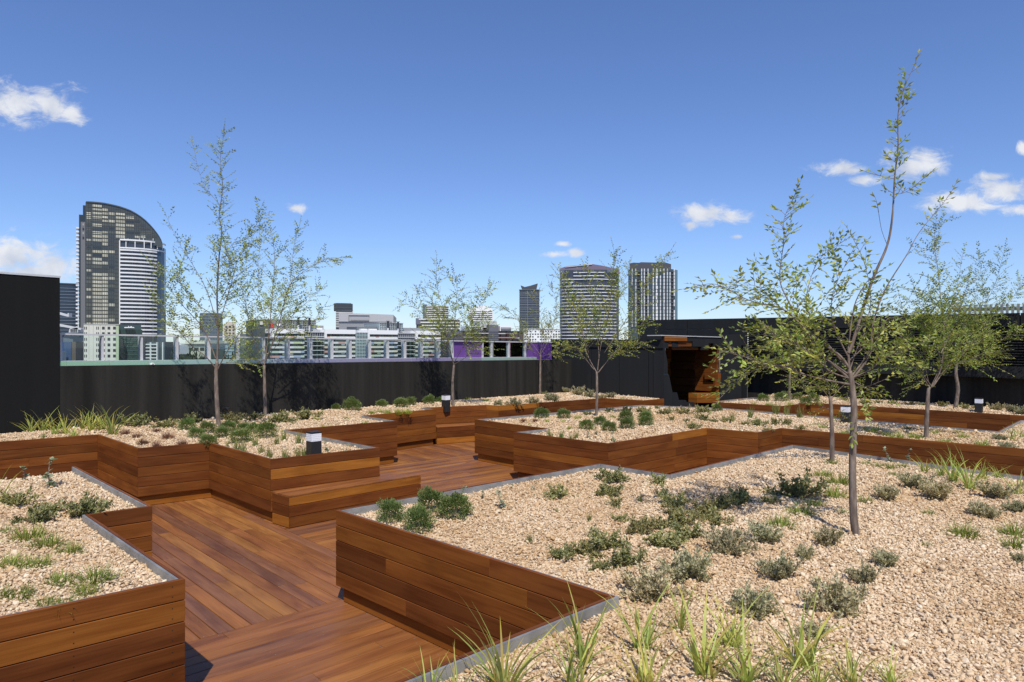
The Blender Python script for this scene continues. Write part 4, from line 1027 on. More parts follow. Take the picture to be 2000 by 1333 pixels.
        for s in range(3):
            w = rng.uniform(0, 6.283); lean = rng.uniform(.1,.45); L = (1.0, .55, .35)[s]; pts = [Vector((0,0,-.03))]; dd = Vector((math.cos(w)*lean, math.sin(w)*lean, 1)).normalized()
            for k in range(6): pts.append(pts[-1]+dd*L/6); dd = (dd+rv(rng)*.16).normalized()
            st.tube(pts, [.020*(1-.5*k/6) for k in range(7)], 5)
            for k in range(14 if s == 0 else 9):
                f = rng.uniform(.78,1.0) if (s == 0 and k < 7) else rng.uniform(.2,.95); j = min(5, int(f*6)); c = pts[j]+(pts[j+1]-pts[j])*(f*6-j)
                ld = rv(rng); ld.z = abs(ld.z)*.5; ld.normalize(); LV.leaf(c, ld, sidev(ld, rng), .21*rng.uniform(.7,1.1), .15, tv(rng, .65, 1.3, .06), .12)
    return LV.mesh(KN_[kind][0]+'_leaves'), (mesh('stems', st.V, st.F, BARK) if st.V else None)
# kind: name, singular, category, colour, heights as a share of width
KN_ = {'a': ('round_shrub', 'round dark green shrub', 'shrub', (.185,.235,.085), .95),
       'b': ('grey_shrub', 'grey olive sprawling shrub', 'shrub', (.42,.38,.25), .85),
       'c': ('fern_tuft', 'fine leaved green tuft', 'plant', (.25,.30,.062), .75),
       'd': ('grass_clump', 'tall strappy grass clump', 'grass', (.40,.46,.13), 1.0),
       'e': ('wiry_plant', 'rusty brown wiry plant', 'plant', (.22,.10,.07), .9),
       'f': ('leafy_shrub', 'loose leafy green shrub', 'shrub', (.30,.285,.13), .9),
       'g': ('grass_tuft', 'small spiky grass tuft', 'grass', (.23,.25,.085), 1.0),
       'h': ('stalked_plant', 'grey leaved stalky plant', 'plant', (.27,.32,.23), 1.0),
       'l': ('lime_tuft', 'small lime green tuft', 'plant', (.30,.36,.06), .8)}
VAR = {k: [gen(k, 7*i+3) for i in range(4)] for k in KN_}
SHORT = {'a': 'round green shrub', 'b': 'grey olive shrub', 'c': 'ferny green tuft', 'd': 'strappy grass clump', 'e': 'rusty wiry plant', 'f': 'leafy green shrub', 'g': 'spiky grass tuft', 'h': 'grey leaved stalk', 'l': 'lime green tuft'}
ORD = ['first', 'second', 'third', 'fourth', 'fifth', 'sixth', 'seventh', 'eighth', 'ninth', 'tenth', 'eleventh', 'twelfth', 'thirteenth']
NUM = ['', 'one', 'two', 'three', 'four', 'five', 'six', 'seven', 'eight', 'nine', 'ten', 'eleven', 'twelve', 'thirteen']
prng = random.Random(77)
def plants(kind, where, pts, dark=1.0):
    nm, one, cat, col, hr = KN_[kind]; short = SHORT[kind]; pts = sorted(pts); n = len(pts)
    for i, q in enumerate(pts):
        x, y, w = q[:3]; p = rp(x, y, .80); Y = p.y
        if n == 1: lab = f'{one} {where}'
        elif n == 2: lab = f'{("left", "right")[i]} of two {short}s {where}'
        else: lab = f'{ORD[i]} from left of {NUM[n]} {short}s {where}'
        root = empty(nm, (p.x, p.y, ground_z(p)-.004)); tag(root, lab, cat, f'{one}s in the gravel beds')
        lv, st = VAR[kind][prng.randrange(4)]; W = w/F*Y*{'a': 1.15, 'b': 1.36, 'c': 1.5, 'd': 1.0, 'e': 1.3, 'f': 1.45 if (Y < 10.5 and p.x > -2.2) else 1.18, 'g': 1.0, 'h': 1.1, 'l': 1.2}[kind]
        s = (q[3]/F*Y*(1.22 if kind == 'd' else 1.05)) if len(q) > 3 and kind in 'dgh' else W
        if kind in 'dgh' and len(q) <= 3: s = W*1.3
        root.rotation_euler = (0, 0, prng.uniform(0, 6.283)); k = prng.uniform(.85, 1.12)*dark
        zs = s*(q[3]/F*Y/(W*.75) if len(q) > 3 and kind not in 'dgh' else 1)*prng.uniform(.9,1.1)
        if kind in 'dgh': zs = s*.95
        root.scale = (s, s, zs)
        place('foliage', lv, parent=root, color=(col[0]*k*prng.uniform(.93,1.07), col[1]*k, col[2]*k, 1))
        if st: place('stems', st, parent=root)
# near left planter
plants('f', "in the near left bed's back corner", [(172,1000,78)])
plants('f', "on the near left bed's left edge", [(28,992,62),(62,1016,66),(100,1000,40)])
plants('h', "by the near left bed's back edge", [(50,938,26,34),(96,954,38,62)])
plants('d', "cut by the left picture edge", [(-6,990,60,80)])
plants('c', "in the middle of the near left bed", [(4,1040,30),(55,1052,62),(88,1066,56),(136,1076,46)], .95)
plants('c', "in the near left bed's second row", [(20,1110,52),(66,1112,56),(116,1142,46),(186,1132,64)])
plants('c', "along the near left bed's front rim", [(6,1166,38),(42,1164,44),(90,1172,34),(128,1176,54),(166,1152,44)], .9)
plants('e', "on the near left bed's front rim", [(86,1180,18)])
# long planter along the parapet
plants('d', "in front of the black plant room", [(62,844,22,50),(85,840,20,58),(107,850,22,44),(128,848,22,56),(146,851,20,40),(162,840,20,44)])
plants('d', "left of the leafy shrubs by the parapet", [(177,843,20,52),(198,842,22,60),(219,847,24,66)])
plants('g', "by the rim below the strappy grasses", [(85,855,14,18),(150,853,14,16)])
plants('f', "against the left part of the parapet", [(266,835,46),(320,839,38),(345,830,22),(383,829,42)])
plants('f', "between the two left tree trunks", [(448,822,34),(476,824,30),(500,822,30),(458,832,28)], .85)
plants('f', "right of the second tree by the parapet", [(556,828,44),(600,822,52),(536,826,24)])
plants('e', "left of the tall slim tree", [(245,848,24),(268,854,24),(280,866,28),(306,872,28),(306,846,22),(328,860,30),(356,868,28)])
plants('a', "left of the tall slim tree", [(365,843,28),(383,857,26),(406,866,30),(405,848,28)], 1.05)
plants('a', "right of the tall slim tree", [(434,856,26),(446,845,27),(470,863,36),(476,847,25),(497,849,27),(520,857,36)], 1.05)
plants('g', "left of the nearest bollard light", [(446,869,12,18),(463,875,12,28),(474,880,14,30),(498,871,12,26),(510,882,14,24),(526,890,14,30),(540,872,12,26),(555,864,14,28),(557,891,14,28)])
plants('g', "touching the nearest bollard light", [(584,872,14,34),(581,889,12,26),(593,887,12,24)])
plants('h', "right of the nearest bollard light", [(640,881,26,24),(674,881,14,20)])
plants('l', "behind the nearest bollard light", [(552,841,18),(620,825,17),(634,833,15),(650,832,15),(677,821,17),(712,827,20),(726,808,14)])
plants('a', "along the middle of the parapet", [(656,800,16),(688,804,28),(745,797,20),(783,797,24),(801,793,20),(838,791,20),(859,787,15)], 1.05)
plants('l', "in front of the parapet shrubs", [(725,808,20),(742,806,22),(757,806,24),(778,808,26),(796,807,24)])
plants('b', "between the third and fourth trees", [(974,791,20),(1004,791,32),(1040,787,28)], .9)
plants('b', "right of the purple panel's tree", [(1077,783,28),(1107,767,22),(1131,773,28),(1153,777,26),(1176,778,20),(1194,777,20)], .9)
plants('f', "under the tree before the purple panel", [(1064,770,14)])
plants('l', "beside the low wing of the pavilion", [(1216,779,12),(1234,782,14),(1250,783,14)])
plants('c', "below the small tree by the far bollard", [(915,782,14),(950,786,16)])
# middle island planter
plants('e', "at the left tip of the island planter", [(1022,825,18),(1045,826,16)])
plants('a', "at the left tip of the island planter", [(1057,819,26),(1101,819,24)])
plants('l', "at the left end of the island planter", [(1034,829,9),(1069,827,17),(1099,827,17),(1113,839,18)])
plants('l', "beside the spreading young tree", [(1128,821,22),(1142,828,18),(1197,818,18)])
plants('a', "at the foot of the spreading young tree", [(1145,842,26),(1172,832,25),(1190,845,27)])
plants('a', "right of the spreading young tree", [(1222,824,25),(1224,840,27),(1261,823,25),(1261,834,25)])
plants('g', "on the island planter's front left rim", [(1074,852,16,24),(1096,856,14,28),(1114,858,14,18),(1125,856,14,24)])
plants('h', "near the front corner of the island planter", [(1151,857,20,18),(1166,852,26,20),(1199,861,26,22)])
plants('f', "behind the spreading young tree", [(1147,814,18),(1190,808,18),(1222,806,20)], .8)
plants('f', "before the timber doorway", [(1256,808,26),(1282,801,14),(1297,812,28),(1338,811,28),(1374,809,28),(1374,823,28),(1420,827,28)])
plants('f', "in mid bed before the doorway", [(1312,824,18),(1342,827,16),(1355,836,28),(1394,829,18)], .9)
plants('a', "in front of the timber doorway", [(1400,806,18)])
plants('f', "above the notch of the island planter", [(1454,834,18),(1482,833,32),(1498,841,20),(1512,831,24),(1538,831,28),(1563,838,20)])
plants('g', "among shrubs at the back of the island", [(1432,824,10,22),(1465,818,28,26),(1514,812,18,34),(1537,814,16,30),(1562,820,18,32)])
plants('l', "on the rim notch of the island planter", [(1414,839,14),(1432,842,16),(1450,843,18),(1468,844,16),(1480,844,14)])
plants('l', "left of the half hidden bollard", [(1584,833,13),(1606,838,20)])
plants('c', "between the half hidden bollard and full tree", [(1650,847,26),(1690,842,18),(1708,846,28),(1730,850,20),(1752,855,32),(1788,855,26)])
plants('f', "left of the full green tree", [(1774,843,16)], .8)
plants('c', "right of the full green tree", [(1826,849,20),(1848,863,24),(1871,849,16),(1882,857,20),(1918,869,30)])
plants('d', "at the right end of the island planter", [(1978,864,26,40),(1996,856,18,30)])
plants('b', "at the right end of the island planter", [(1952,862,24),(1966,873,28)], .8)
# planter under the louvres
plants('a', "in the left end of the louvre planter", [(1491,785,20),(1526,785,23),(1556,783,20),(1574,789,20),(1590,785,19)])
plants('l', "in the left end of the louvre planter", [(1472,790,14),(1502,792,20),(1542,790,18)])
plants('f', "under the middle of the louvres", [(1688,791,20),(1718,791,16),(1742,791,20),(1778,793,18),(1802,794,16),(1838,795,24)], .85)
plants('f', "left of the louvre planter bollard", [(1888,801,28)])
plants('b', "right of the louvre planter bollard", [(1946,803,26),(1972,807,30),(1996,810,26)], .85)
# big front bed
plants('a', "in the big bed's near corner", [(763,1013,44,46),(818,1031,50,50),(842,998,50,44),(888,1012,60,46)])
plants('h', "along the big bed's back left rim", [(893,976,26,36),(942,975,24,22),(984,998,20,40),(997,953,18,14),(1040,962,22,18),(1047,978,24,14)])
plants('f', "in the back row of the big bed", [(1096,975,46),(1186,972,42),(1190,946,46),(1204,992,28),(1288,952,36),(1296,976,28),(1320,992,44)], 1.1)
plants('g', "thin and dry in the big bed", [(1035,1062,18,26),(1152,1022,16,22),(1088,1005,14,14),(1250,985,16,24)], .9)
plants('f', "in the big bed's left half", [(1100,1090,42),(1148,1090,52),(1186,1078,58),(1216,1108,58),(1166,1110,26),(1212,1022,26)])
plants('f', "in the middle of the big bed", [(1246,1047,44),(1272,1036,46),(1322,1030,54),(1302,1076,60),(1346,1056,52)])
plants('f', "in the upper middle of the big bed", [(1318,1010,34),(1388,1012,60),(1416,994,48),(1452,986,48),(1402,1028,40),(1505,986,26),(1553,975,70)])
plants('e', "bright among tufts behind the leaning trunk", [(1592,937,12),(1682,941,12)])
plants('c', "left of the leaning trunk", [(1566,1008,48),(1525,1032,52),(1590,990,34),(1648,1006,26),(1630,974,42)])
plants('c', "behind the leaning trunk", [(1608,932,32),(1640,948,48),(1625,912,26),(1690,986,30),(1690,910,20)], .9)
plants('b', "left of the leaning trunk", [(1490,1064,68),(1420,1082,80),(1612,1068,66),(1568,1094,46),(1525,1132,76)])
plants('b', "behind the front grasses", [(1345,1130,92),(1275,1160,100),(1472,1202,82),(1634,1198,104),(1590,1252,56)])
plants('b', "in front right of the leaning trunk", [(1735,1112,60),(1690,1142,60)])
plants('b', "right of the leaning trunk", [(1738,982,58),(1790,958,54),(1836,980,70)])
plants('b', "at the right edge of the big bed", [(1948,978,62),(1920,1012,52),(1985,1002,44),(1994,1104,36)])
plants('c', "at the right edge of the big bed", [(1815,1008,24),(1812,1070,18),(1885,1050,56),(1985,1048,54),(1985,1074,50)], .85)
plants('d', "along the big bed's far right rim", [(1805,926,24,50),(1838,932,22,44),(1862,944,34,70),(1894,958,34,84),(1920,942,22,46),(1950,934,20,44),(1988,968,30,68)])
plants('h', "along the far rim behind the leaning trunk", [(1696,908,24,20),(1738,900,22,32),(1774,900,22,26),(1822,918,18,18)])
plants('c', "along the far rim behind the leaning trunk", [(1716,914,24),(1739,918,26),(1762,914,22),(1746,932,20)], .85)
plants('d', "in the front row of the big bed", [(985,1352,70,180),(1122,1352,70,150),(1262,1352,80,160),(1376,1330,80,190),(1462,1345,70,160),(1566,1316,60,160),(1662,1352,60,120)])
plants('d', "in the second row of the front grasses", [(1140,1296,60,150),(1256,1275,80,150),(1330,1232,54,104),(1432,1272,60,130)])
plants('d', "on the big bed's bottom steel rim", [(838,1360,50,110),(896,1358,50,100),(962,1338,46,100)])
plants('d', "at the bottom edge, farthest right", [(1530,1362,60,130),(1602,1362,50,100),(1742,1352,40,90)])
# ------------------------------------------------------------------ the city beyond the parapet (level ground, 30 m below)
UNIT = {}
def unit(mat):
    if mat.name not in UNIT:
        b = MB(); b.box((-.5,-.5,-.5), (1,0,0), (0,1,0), (0,0,1)); UNIT[mat.name] = mesh('piece', b.V, b.F, mat)
    return UNIT[mat.name]
GZ = -30.0
class City:
    """a building whose front runs from photo column xa at distance Ya to column xb at distance Yb"""
    def __init__(s, name, label, xa, Ya, xb, Yb, cat='building', group='city buildings beyond the parapet'):
        s.local = Yb is None
        if Yb is None:
            k = ((xa+xb)/2-1000)/F; a_ = (xa-1000)/F*Ya; kb = (xb-1000)/F; Yb = (Ya+k*a_)/(1+k*kb)
        s.a = Vector(((xa-1000)/F*Ya, Ya)); s.b = Vector(((xb-1000)/F*Yb, Yb)); s.d = (s.b-s.a).normalized(); s.n = Vector((-s.d.y, s.d.x)); s.Yr = Ya
        if s.n.y < 0: s.n = -s.n
        m = (s.a+s.b)/2; s.root = empty(name, (m.x, m.y, GZ)); tag(s.root, label, cat, group); s.o = wloc(s.root)
        s.ang = math.atan2(s.d.y, s.d.x)
    def u(s, x): return hit(x, s.a, s.d)
    def z(s, y, x=None): return H+(673-y)/F*((s.a+s.d*s.u(x)).y if s.local and x is not None else s.Yr)
    def box(s, name, xa, xb, ya, yb, d0, d1, mat, col=None, parent=None):
        """photo rectangle on the front, from depth d0 to d1 behind it; yb None = down to the ground"""
        u0, u1 = s.u(xa), s.u(xb); xm = (xa+xb)/2; z1 = s.z(ya, xm); z0 = GZ if yb is None else s.z(yb, xm)
        c = s.a+s.d*((u0+u1)/2)+s.n*((d0+d1)/2)
        o = place(name, unit(mat), Vector((c.x, c.y, (z0+z1)/2))-(s.o if parent is None else wloc(parent)), parent or s.root, (*col, 1) if col else None)
        o.rotation_euler = (0, 0, s.ang); o.scale = (abs(u1-u0), abs(d1-d0), abs(z1-z0)); return o
    def prism(s, name, pts, d0, d1, mat, col=None):
        b = MB(); V = []
        for (x, y) in pts:
            p = s.a+s.d*s.u(x)+s.n*d0; V.append((p.x, p.y, GZ if y is None else s.z(y, x)))
        b.prism(V, (s.n.x*(d1-d0), s.n.y*(d1-d0), 0)); return b.build(name, mat, s.root, color=(*col, 1) if col else None)
    def strip(s, name, pts, y0, y1, mat, thick=1.2, col=None):
        """band following a plan curve given as (photo column, depth behind the front)"""
        P = [s.a+s.d*s.u(x)+s.n*d for x, d in pts]; xm = (pts[0][0]+pts[-1][0])/2; z1, z0 = s.z(y0, xm), (GZ if y1 is None else s.z(y1, xm)); b = MB()
        inn = [p+s.n*thick for p in P]; V = []; n = len(P)
        for q, z in ((P, z0), (P, z1), (inn, z1), (inn, z0)): V += [(p.x, p.y, z) for p in q]
        Fc = []
        for i in range(n-1):
            for r in range(4): a0 = r*n+i; b0 = ((r+1) % 4)*n+i; Fc.append((a0, a0+1, b0+1, b0))
        Fc += [(0, n, 2*n, 3*n), (n-1, 4*n-1, 3*n-1, 2*n-1)]
        b.add(V, Fc); return b.build(name, mat, s.root, color=(*col, 1) if col else None)
crng = random.Random(5)
CREAM = (.60,.56,.38)
# 1 the tall curved tower
def tower_left():
    c = City('curved_apartment_tower', 'tall curved glass apartment tower with white balcony bands at the left', 154, 540, 323, None)
    prof = [(168.2,394.6),(181,395.2),(194.5,396.4),(205,397.8),(214.8,399.8),(225,402),(235,404.6),(245,408),(255.3,412),(265.6,417.6),(275.6,424.2),(284.5,431.4),(293,439.8),(300,447.6),(306.6,456),(311,462.4),(314.7,469.2),(317.7,477.4),(318,500)]
    c.prism('crown_glass', [(167,480),(167,394.6)]+prof[:-1]+[(317.9,480)], 0, 14, GLZ, (.066,.070,.060)); c.box('glass_body', 167, 300, 480.2, None, 0, 26, GLZ, (.066,.070,.060))
    for i in range(len(prof)-2):
        (xa, ya), (xb, yb) = prof[i], prof[i+1]; c.prism('roof_fin', [(xa,ya-1.0),(xb,yb-1.0),(xb,yb+1.2),(xa,ya+1.2)], -.7, 14.4, FAC, (.06,.075,.085))
    c.box('side_step', 161.8, 167, 401, None, 1, 24, GLZ, (.028,.034,.038)); c.box('side_step', 154, 161.8, 419, None, 2, 22, GLZ, (.030,.034,.034))
    c.box('concrete_strip', 157.8, 166.6, 434, None, -.5, 1, FAC, (.15,.15,.155))
    for k in range(4): c.box('side_window', 161.2, 164.4, 437+8.6*k, 441.6+8.6*k, -.7, -.45, GLZ, (.03,.03,.035) if k % 2 else (.30,.30,.28))
    def top_y(x):
        for (xa, ya), (xb, yb) in zip(prof[:-1], prof[1:]):
            if xa <= x <= xb: return ya+(yb-ya)*(x-xa)/(xb-xa)
        return 394
    cols = [(169.2,178.2),(180.8,198.6),(200,210.4),(212,223.6),(225.8,244),(246.2,262),(263.4,272.6),(274.4,284.6),(286,296),(297,306),(307,315)]
    lit = [.55,1.25,1.15,.5,.7,.5,.6,.4,.3,.2,.15]
    for r in range(34):
        y = 400.4+7.42*r
        for k, (xa, xb) in enumerate(cols):
            if y < top_y(xb)+2.2: continue
            if xb > 234 and y > 466: continue
            if y > 634: continue
            p = lit[k]*(1.0 if r < 5 else .72)*(0.25 if 4 <= r <= 6 and k != 4 else 1)*(.15 if r in (11,16,17) else 1)
            n = max(2, round((xb-xa)/4.4)); on = crng.random() < p
            if not on and crng.random() < .5:
                c.box('window', xa, xb, y, y+5.2, -.12, .05, GLZ, crng.choice([(.06,.066,.058),(.10,.10,.075),(.03,.034,.036)])); continue
            f = crng.choice([(.47,.46,.36),(.52,.51,.40),(.42,.42,.34),(.46,.44,.33)]) if on else (.05,.055,.055)
            w = c.box('window', xa, xb, y, y+5.2, -.12, .05, FAC if on else GLZ, f)
            if on: q = crng.uniform(.75,1.08); w.color = (f[0]*q, f[1]*q, f[2]*q, 1)
    mull = MB()                                   # mullions and spandrels of the curtain wall, one joined part
    for r in range(34):
        y = 400.4+7.42*r+5.25
        if y > 640: break
        xe = 233 if y > 462 else max(x for x, yy in prof if yy < y-1)
        p, q = c.a+c.d*c.u(168)-c.n*.16, c.a+c.d*c.u(xe)-c.n*.16; xm = (168+xe)/2; mull.box((p.x,p.y,c.z(y+1.5,xm)), (q.x-p.x,q.y-p.y,0), (c.n.x*.14,c.n.y*.14,0), (0,0,c.z(y,xm)-c.z(y+1.5,xm)))
    x = 172.6
    while x < 317:
        y0 = top_y(x)+1.5; y1 = 640 if x < 233 else 468
        if y1-y0 > 6: p = c.a+c.d*c.u(x)-c.n*.2; mull.box((p.x,p.y,c.z(y1,x)), (.22,0,0), (0,.1,0), (0,0,c.z(y0,x)-c.z(y1,x)))
        x += 4.45
    o = mull.build('mullions', FAC, c.root, color=(.05,.053,.047,1)); o['kind'] = 'stuff'
    for k in range(36):
        y = 443+7.5*k; c.box('side_balcony', 148.2-.03*k, 157.0, y, y+3.0, 3, 10, FAC, (.72,.72,.72)); 
    c.box('side_wall', 153, 157.6, 446, None, 3.4, 12, GLZ, (.05,.055,.06))
    curve = [(234,-1.0),(250,-2.4),(266,-2.8),(282,-2.2),(296,-.4),(307,2.5)]; blue = [(307,2.5),(315,5.5),(322,10),(326,16)]
    c.strip('balcony_glazing', curve, 476, None, GLZ, 3.0, (.040,.045,.055)); c.strip('corner_glazing', blue, 482, None, GLZ, 3.0, (.055,.085,.13))
    for x in range(237, 306, 3):       # blades between the flats, seen as dark and pale uprights
        d = np.interp(x, [q[0] for q in curve], [q[1] for q in curve]); c.box('balcony_divider', x, x+.8, 492, 648, d-.35, d-.02, GLZ, crng.choice([(.02,.022,.028),(.10,.105,.12),(.05,.05,.06)]))
    cv2 = [(x, d-1.2) for x, d in curve]
    for k in range(23):
        y = 489.5+7.32*k
        if y > 652: break
        c.strip('balcony_band', cv2, y, y+2.9, FAC, 1.6, (.70,.70,.69))
    c.box('white_edge', 232.6, 234.8, 470.5, 634, -2.2, .2, FAC, (.72,.72,.70))
    both = [(x, d-1.4) for x, d in curve]+[(x, d-1.2) for x, d in blue[1:]]
    for y0, y1 in ((470.6,473.4), (486.2,488.8)): c.strip('crown_frame', both, y0, y1, FAC, 1.8, (.74,.74,.73))
    for x in (246, 263.6, 281.4, 295, 307.4, 318): 
        d = np.interp(x, [q[0] for q in both], [q[1] for q in both]); c.box('crown_post', x-.8, x+.8, 473.5, 486, d, d+1, FAC, (.74,.74,.73))
    for x in (243, 250, 272, 280, 299): c.box('parapet_post', x-.6, x+.6, 466.5, 471, -1, 0, FAC, (.6,.6,.58))
tower_left()
def far_left():
    c = City('dark_glass_office', 'dark blue glass office block left of the curved tower', 112, 620, 152, None)
    c.box('glass_body', 112, 152, 555, None, 0, 30, GLZ, (.022,.035,.060)); c.box('roof_cap', 111.6, 152.4, 553.6, 555.6, -.6, 30.6, FAC, (.05,.05,.06))
    for k in range(15): c.box('floor_line', 112, 152, 563+6.3*k, 563.8+6.3*k, -.4, 0, FAC, (.20,.24,.30))
    c = City('stadium_masts', 'white stadium roof trusses beside the curved tower', 112, 420, 166, 420, 'roof truss')
    for pts in ([(112,610),(132,616),(132,619),(112,614)], [(132,612),(134.4,612),(134.4,619),(132,619)], [(112,633),(158,642),(158,645),(112,637)], [(136,642),(152,640),(152,650),(134,650)]): c.prism('truss', pts, 0, 3, FAC, (.52,.53,.52))
    for k in range(4): c.box('louvre', 138+3.4*k, 140.4+3.4*k, 643, 648.5, -.3, 0, GLZ, (.06,.07,.08))
    c.box('stand', 112, 163, 652, None, 5, 40, FAC, (.10,.13,.16)); c.box('concourse', 112, 160, 649.4, 653, 4, 40, FAC, (.34,.38,.38))
    c = City('blue_block', 'deep blue block seen through the glass at the far left', 112, 300, 146, 300)
    c.box('wall', 112, 139, 668, None, 0, 20, FAC, (.035,.07,.15)); c.box('brown_wall', 139, 147, 668, None, .3, 20, FAC, (.10,.085,.07)); c.box('tank', 127, 135, 686, None, -6, -2, FAC, (.30,.36,.38))
    c = City('cream_building', 'cream building with small square windows in front of the curved tower', 163.5, 250, 232, None)
    c.box('wall', 163.5, 226, 634.4, None, 0, 18, FAC, (.62,.61,.52)); c.box('green_edge', 226, 232, 634.8, None, .05, 18, FAC, (.42,.50,.32)); c.box('parapet', 163.2, 232.2, 633.4, 634.6, -.15, 18.1, FAC, (.5,.49,.42))
    for r in range(9):
        y = 638.5+10.9*r
        for x in (199.2, 210, 220.8): c.box('window', x, x+5.2, y, y+5.2, -.1, .3, GLZ, (.035,.035,.035))
        for x in (164.6, 168, 188, 191.4): c.box('slot_window', x, x+1.6, y, y+5.4, -.1, .3, GLZ, (.035,.04,.045))
    for x in (173.5, 182, 195.6, 206): c.box('panel_joint', x, x+.35, 634.6, 760, -.06, .02, FAC, (.33,.32,.26))
    c = City('green_glass_office', 'dark green glass office right of the cream building', 232.4, 262, 278, None)
    c.box('glass_body', 232.4, 278, 644, None, 0, 20, GLZ, (.018,.045,.040)); c.box('upper_glass', 233, 276, 634.5, 644, 4, 16, GLZ, (.035,.06,.065))
    for k in range(9): c.box('floor_band', 232.4, 276, 661+8*k, 662+8*k, -.2, .1, FAC, (.05,.10,.085)); 
    for k in range(7): c.box('mullion', 235+6*k, 235.4+6*k, 644, 760, -.15, .1, FAC, (.03,.05,.045))
    c.box('skylight', 243, 262, 639.5, 641.6, -2, 0, FAC, (.75,.75,.72)); c.prism('roof_sign', [(243,640),(250,640),(251,637),(253,640),(256,637.5),(259,640),(262,641),(243,641.4)], -2.6, -2.1, WHITE)
    c = City('white_frame_flats', 'low white framed flats at the foot of the curved tower', 284, 300, 322, 300)
    c.box('glass_body', 284, 320, 668, None, 1, 14, GLZ, (.05,.07,.08))
    for x in (292.5, 305.5, 316.5): c.box('column', x, x+1.8, 669, 760, 0, 1, FAC, (.68,.70,.68))
    for k in range(6): c.box('slab', 284, 306, 672+6.6*k, 674+6.6*k, .2, 1, FAC, (.62,.66,.64))
    c = City('grey_glass_tower', 'grey glass tower glimpsed behind the tall slim tree', 390, 650, 436, None)
    c.box('glass_body', 390, 435, 613, None, 0, 25, GLZ, (.09,.12,.145)); c.box('roof_cap', 391, 434, 611.6, 613, 0, 25, FAC, (.2,.22,.24))
    for k in range(12): c.box('floor_line', 390, 435, 617+6*k, 617.8+6*k, -.3, 0, FAC, (.22,.26,.29))
    for k in range(7): c.box('mullion', 392+6.2*k, 392.6+6.2*k, 613, 690, -.25, 0, FAC, (.06,.08,.10))
    c = City('beige_tower', 'pale beige tower glimpsed between the two left trees', 437, 700, 462, None)
    c.box('wall', 437, 461, 633, None, 0, 20, FAC, (.55,.50,.42)); c.box('plant_room', 441, 456, 629, 633, 3, 15, FAC, (.45,.42,.36))
    for r in range(5):
        for x in (440, 447, 454): c.box('window', x, x+4, 637+6.4*r, 640.6+6.4*r, -.15, .1, GLZ, (.07,.07,.07))
    c = City('cream_hall', 'low cream hall seen through the glass by the left tree', 353, 330, 412, 330)
    c.box('wall', 353, 412, 672, None, 0, 30, FAC, (.42,.44,.35)); c.box('upper_wall', 356, 396, 665.5, 672, 3, 25, FAC, (.44,.45,.36)); c.box('shed_roof', 352, 413, 670.8, 672.2, -1, 30.5, FAC, (.5,.5,.42))
    for k in range(5): c.box('opening', 358+11*k, 366+11*k, 679, 685, -.2, .4, GLZ, (.05,.06,.05))
    c = City('white_canopy', 'white swooping canopy roof seen through the glass panel', 324, 320, 352, 320, 'canopy')
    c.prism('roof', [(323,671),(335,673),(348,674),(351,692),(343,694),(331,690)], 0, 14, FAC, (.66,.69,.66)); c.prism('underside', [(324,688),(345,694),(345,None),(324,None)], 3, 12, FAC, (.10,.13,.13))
    c = City('teal_sky_block', 'added teal block standing in for sky behind the second tree', 416, 300, 520, 300)  # added block; its teal stands in for sky seen through the balustrade
    c.box('glass_body', 440, 520, 671, None, 0, 20, GLZ, (.18,.29,.33)); c.box('low_glass', 416, 440, 682, None, -2, 15, GLZ, (.035,.055,.05)); c.box('roof_cap', 439.5, 520.5, 670, 671.2, -.5, 20, FAC, (.35,.42,.43))
    for k in range(9): c.box('mullion', 444+8.6*k, 444.8+8.6*k, 671, 760, -.25, .05, FAC, (.26,.33,.33))
    for k in range(4): c.box('floor_line', 440, 520, 678+7*k, 679.4+7*k, -.3, .05, FAC, (.40,.45,.43))
far_left()
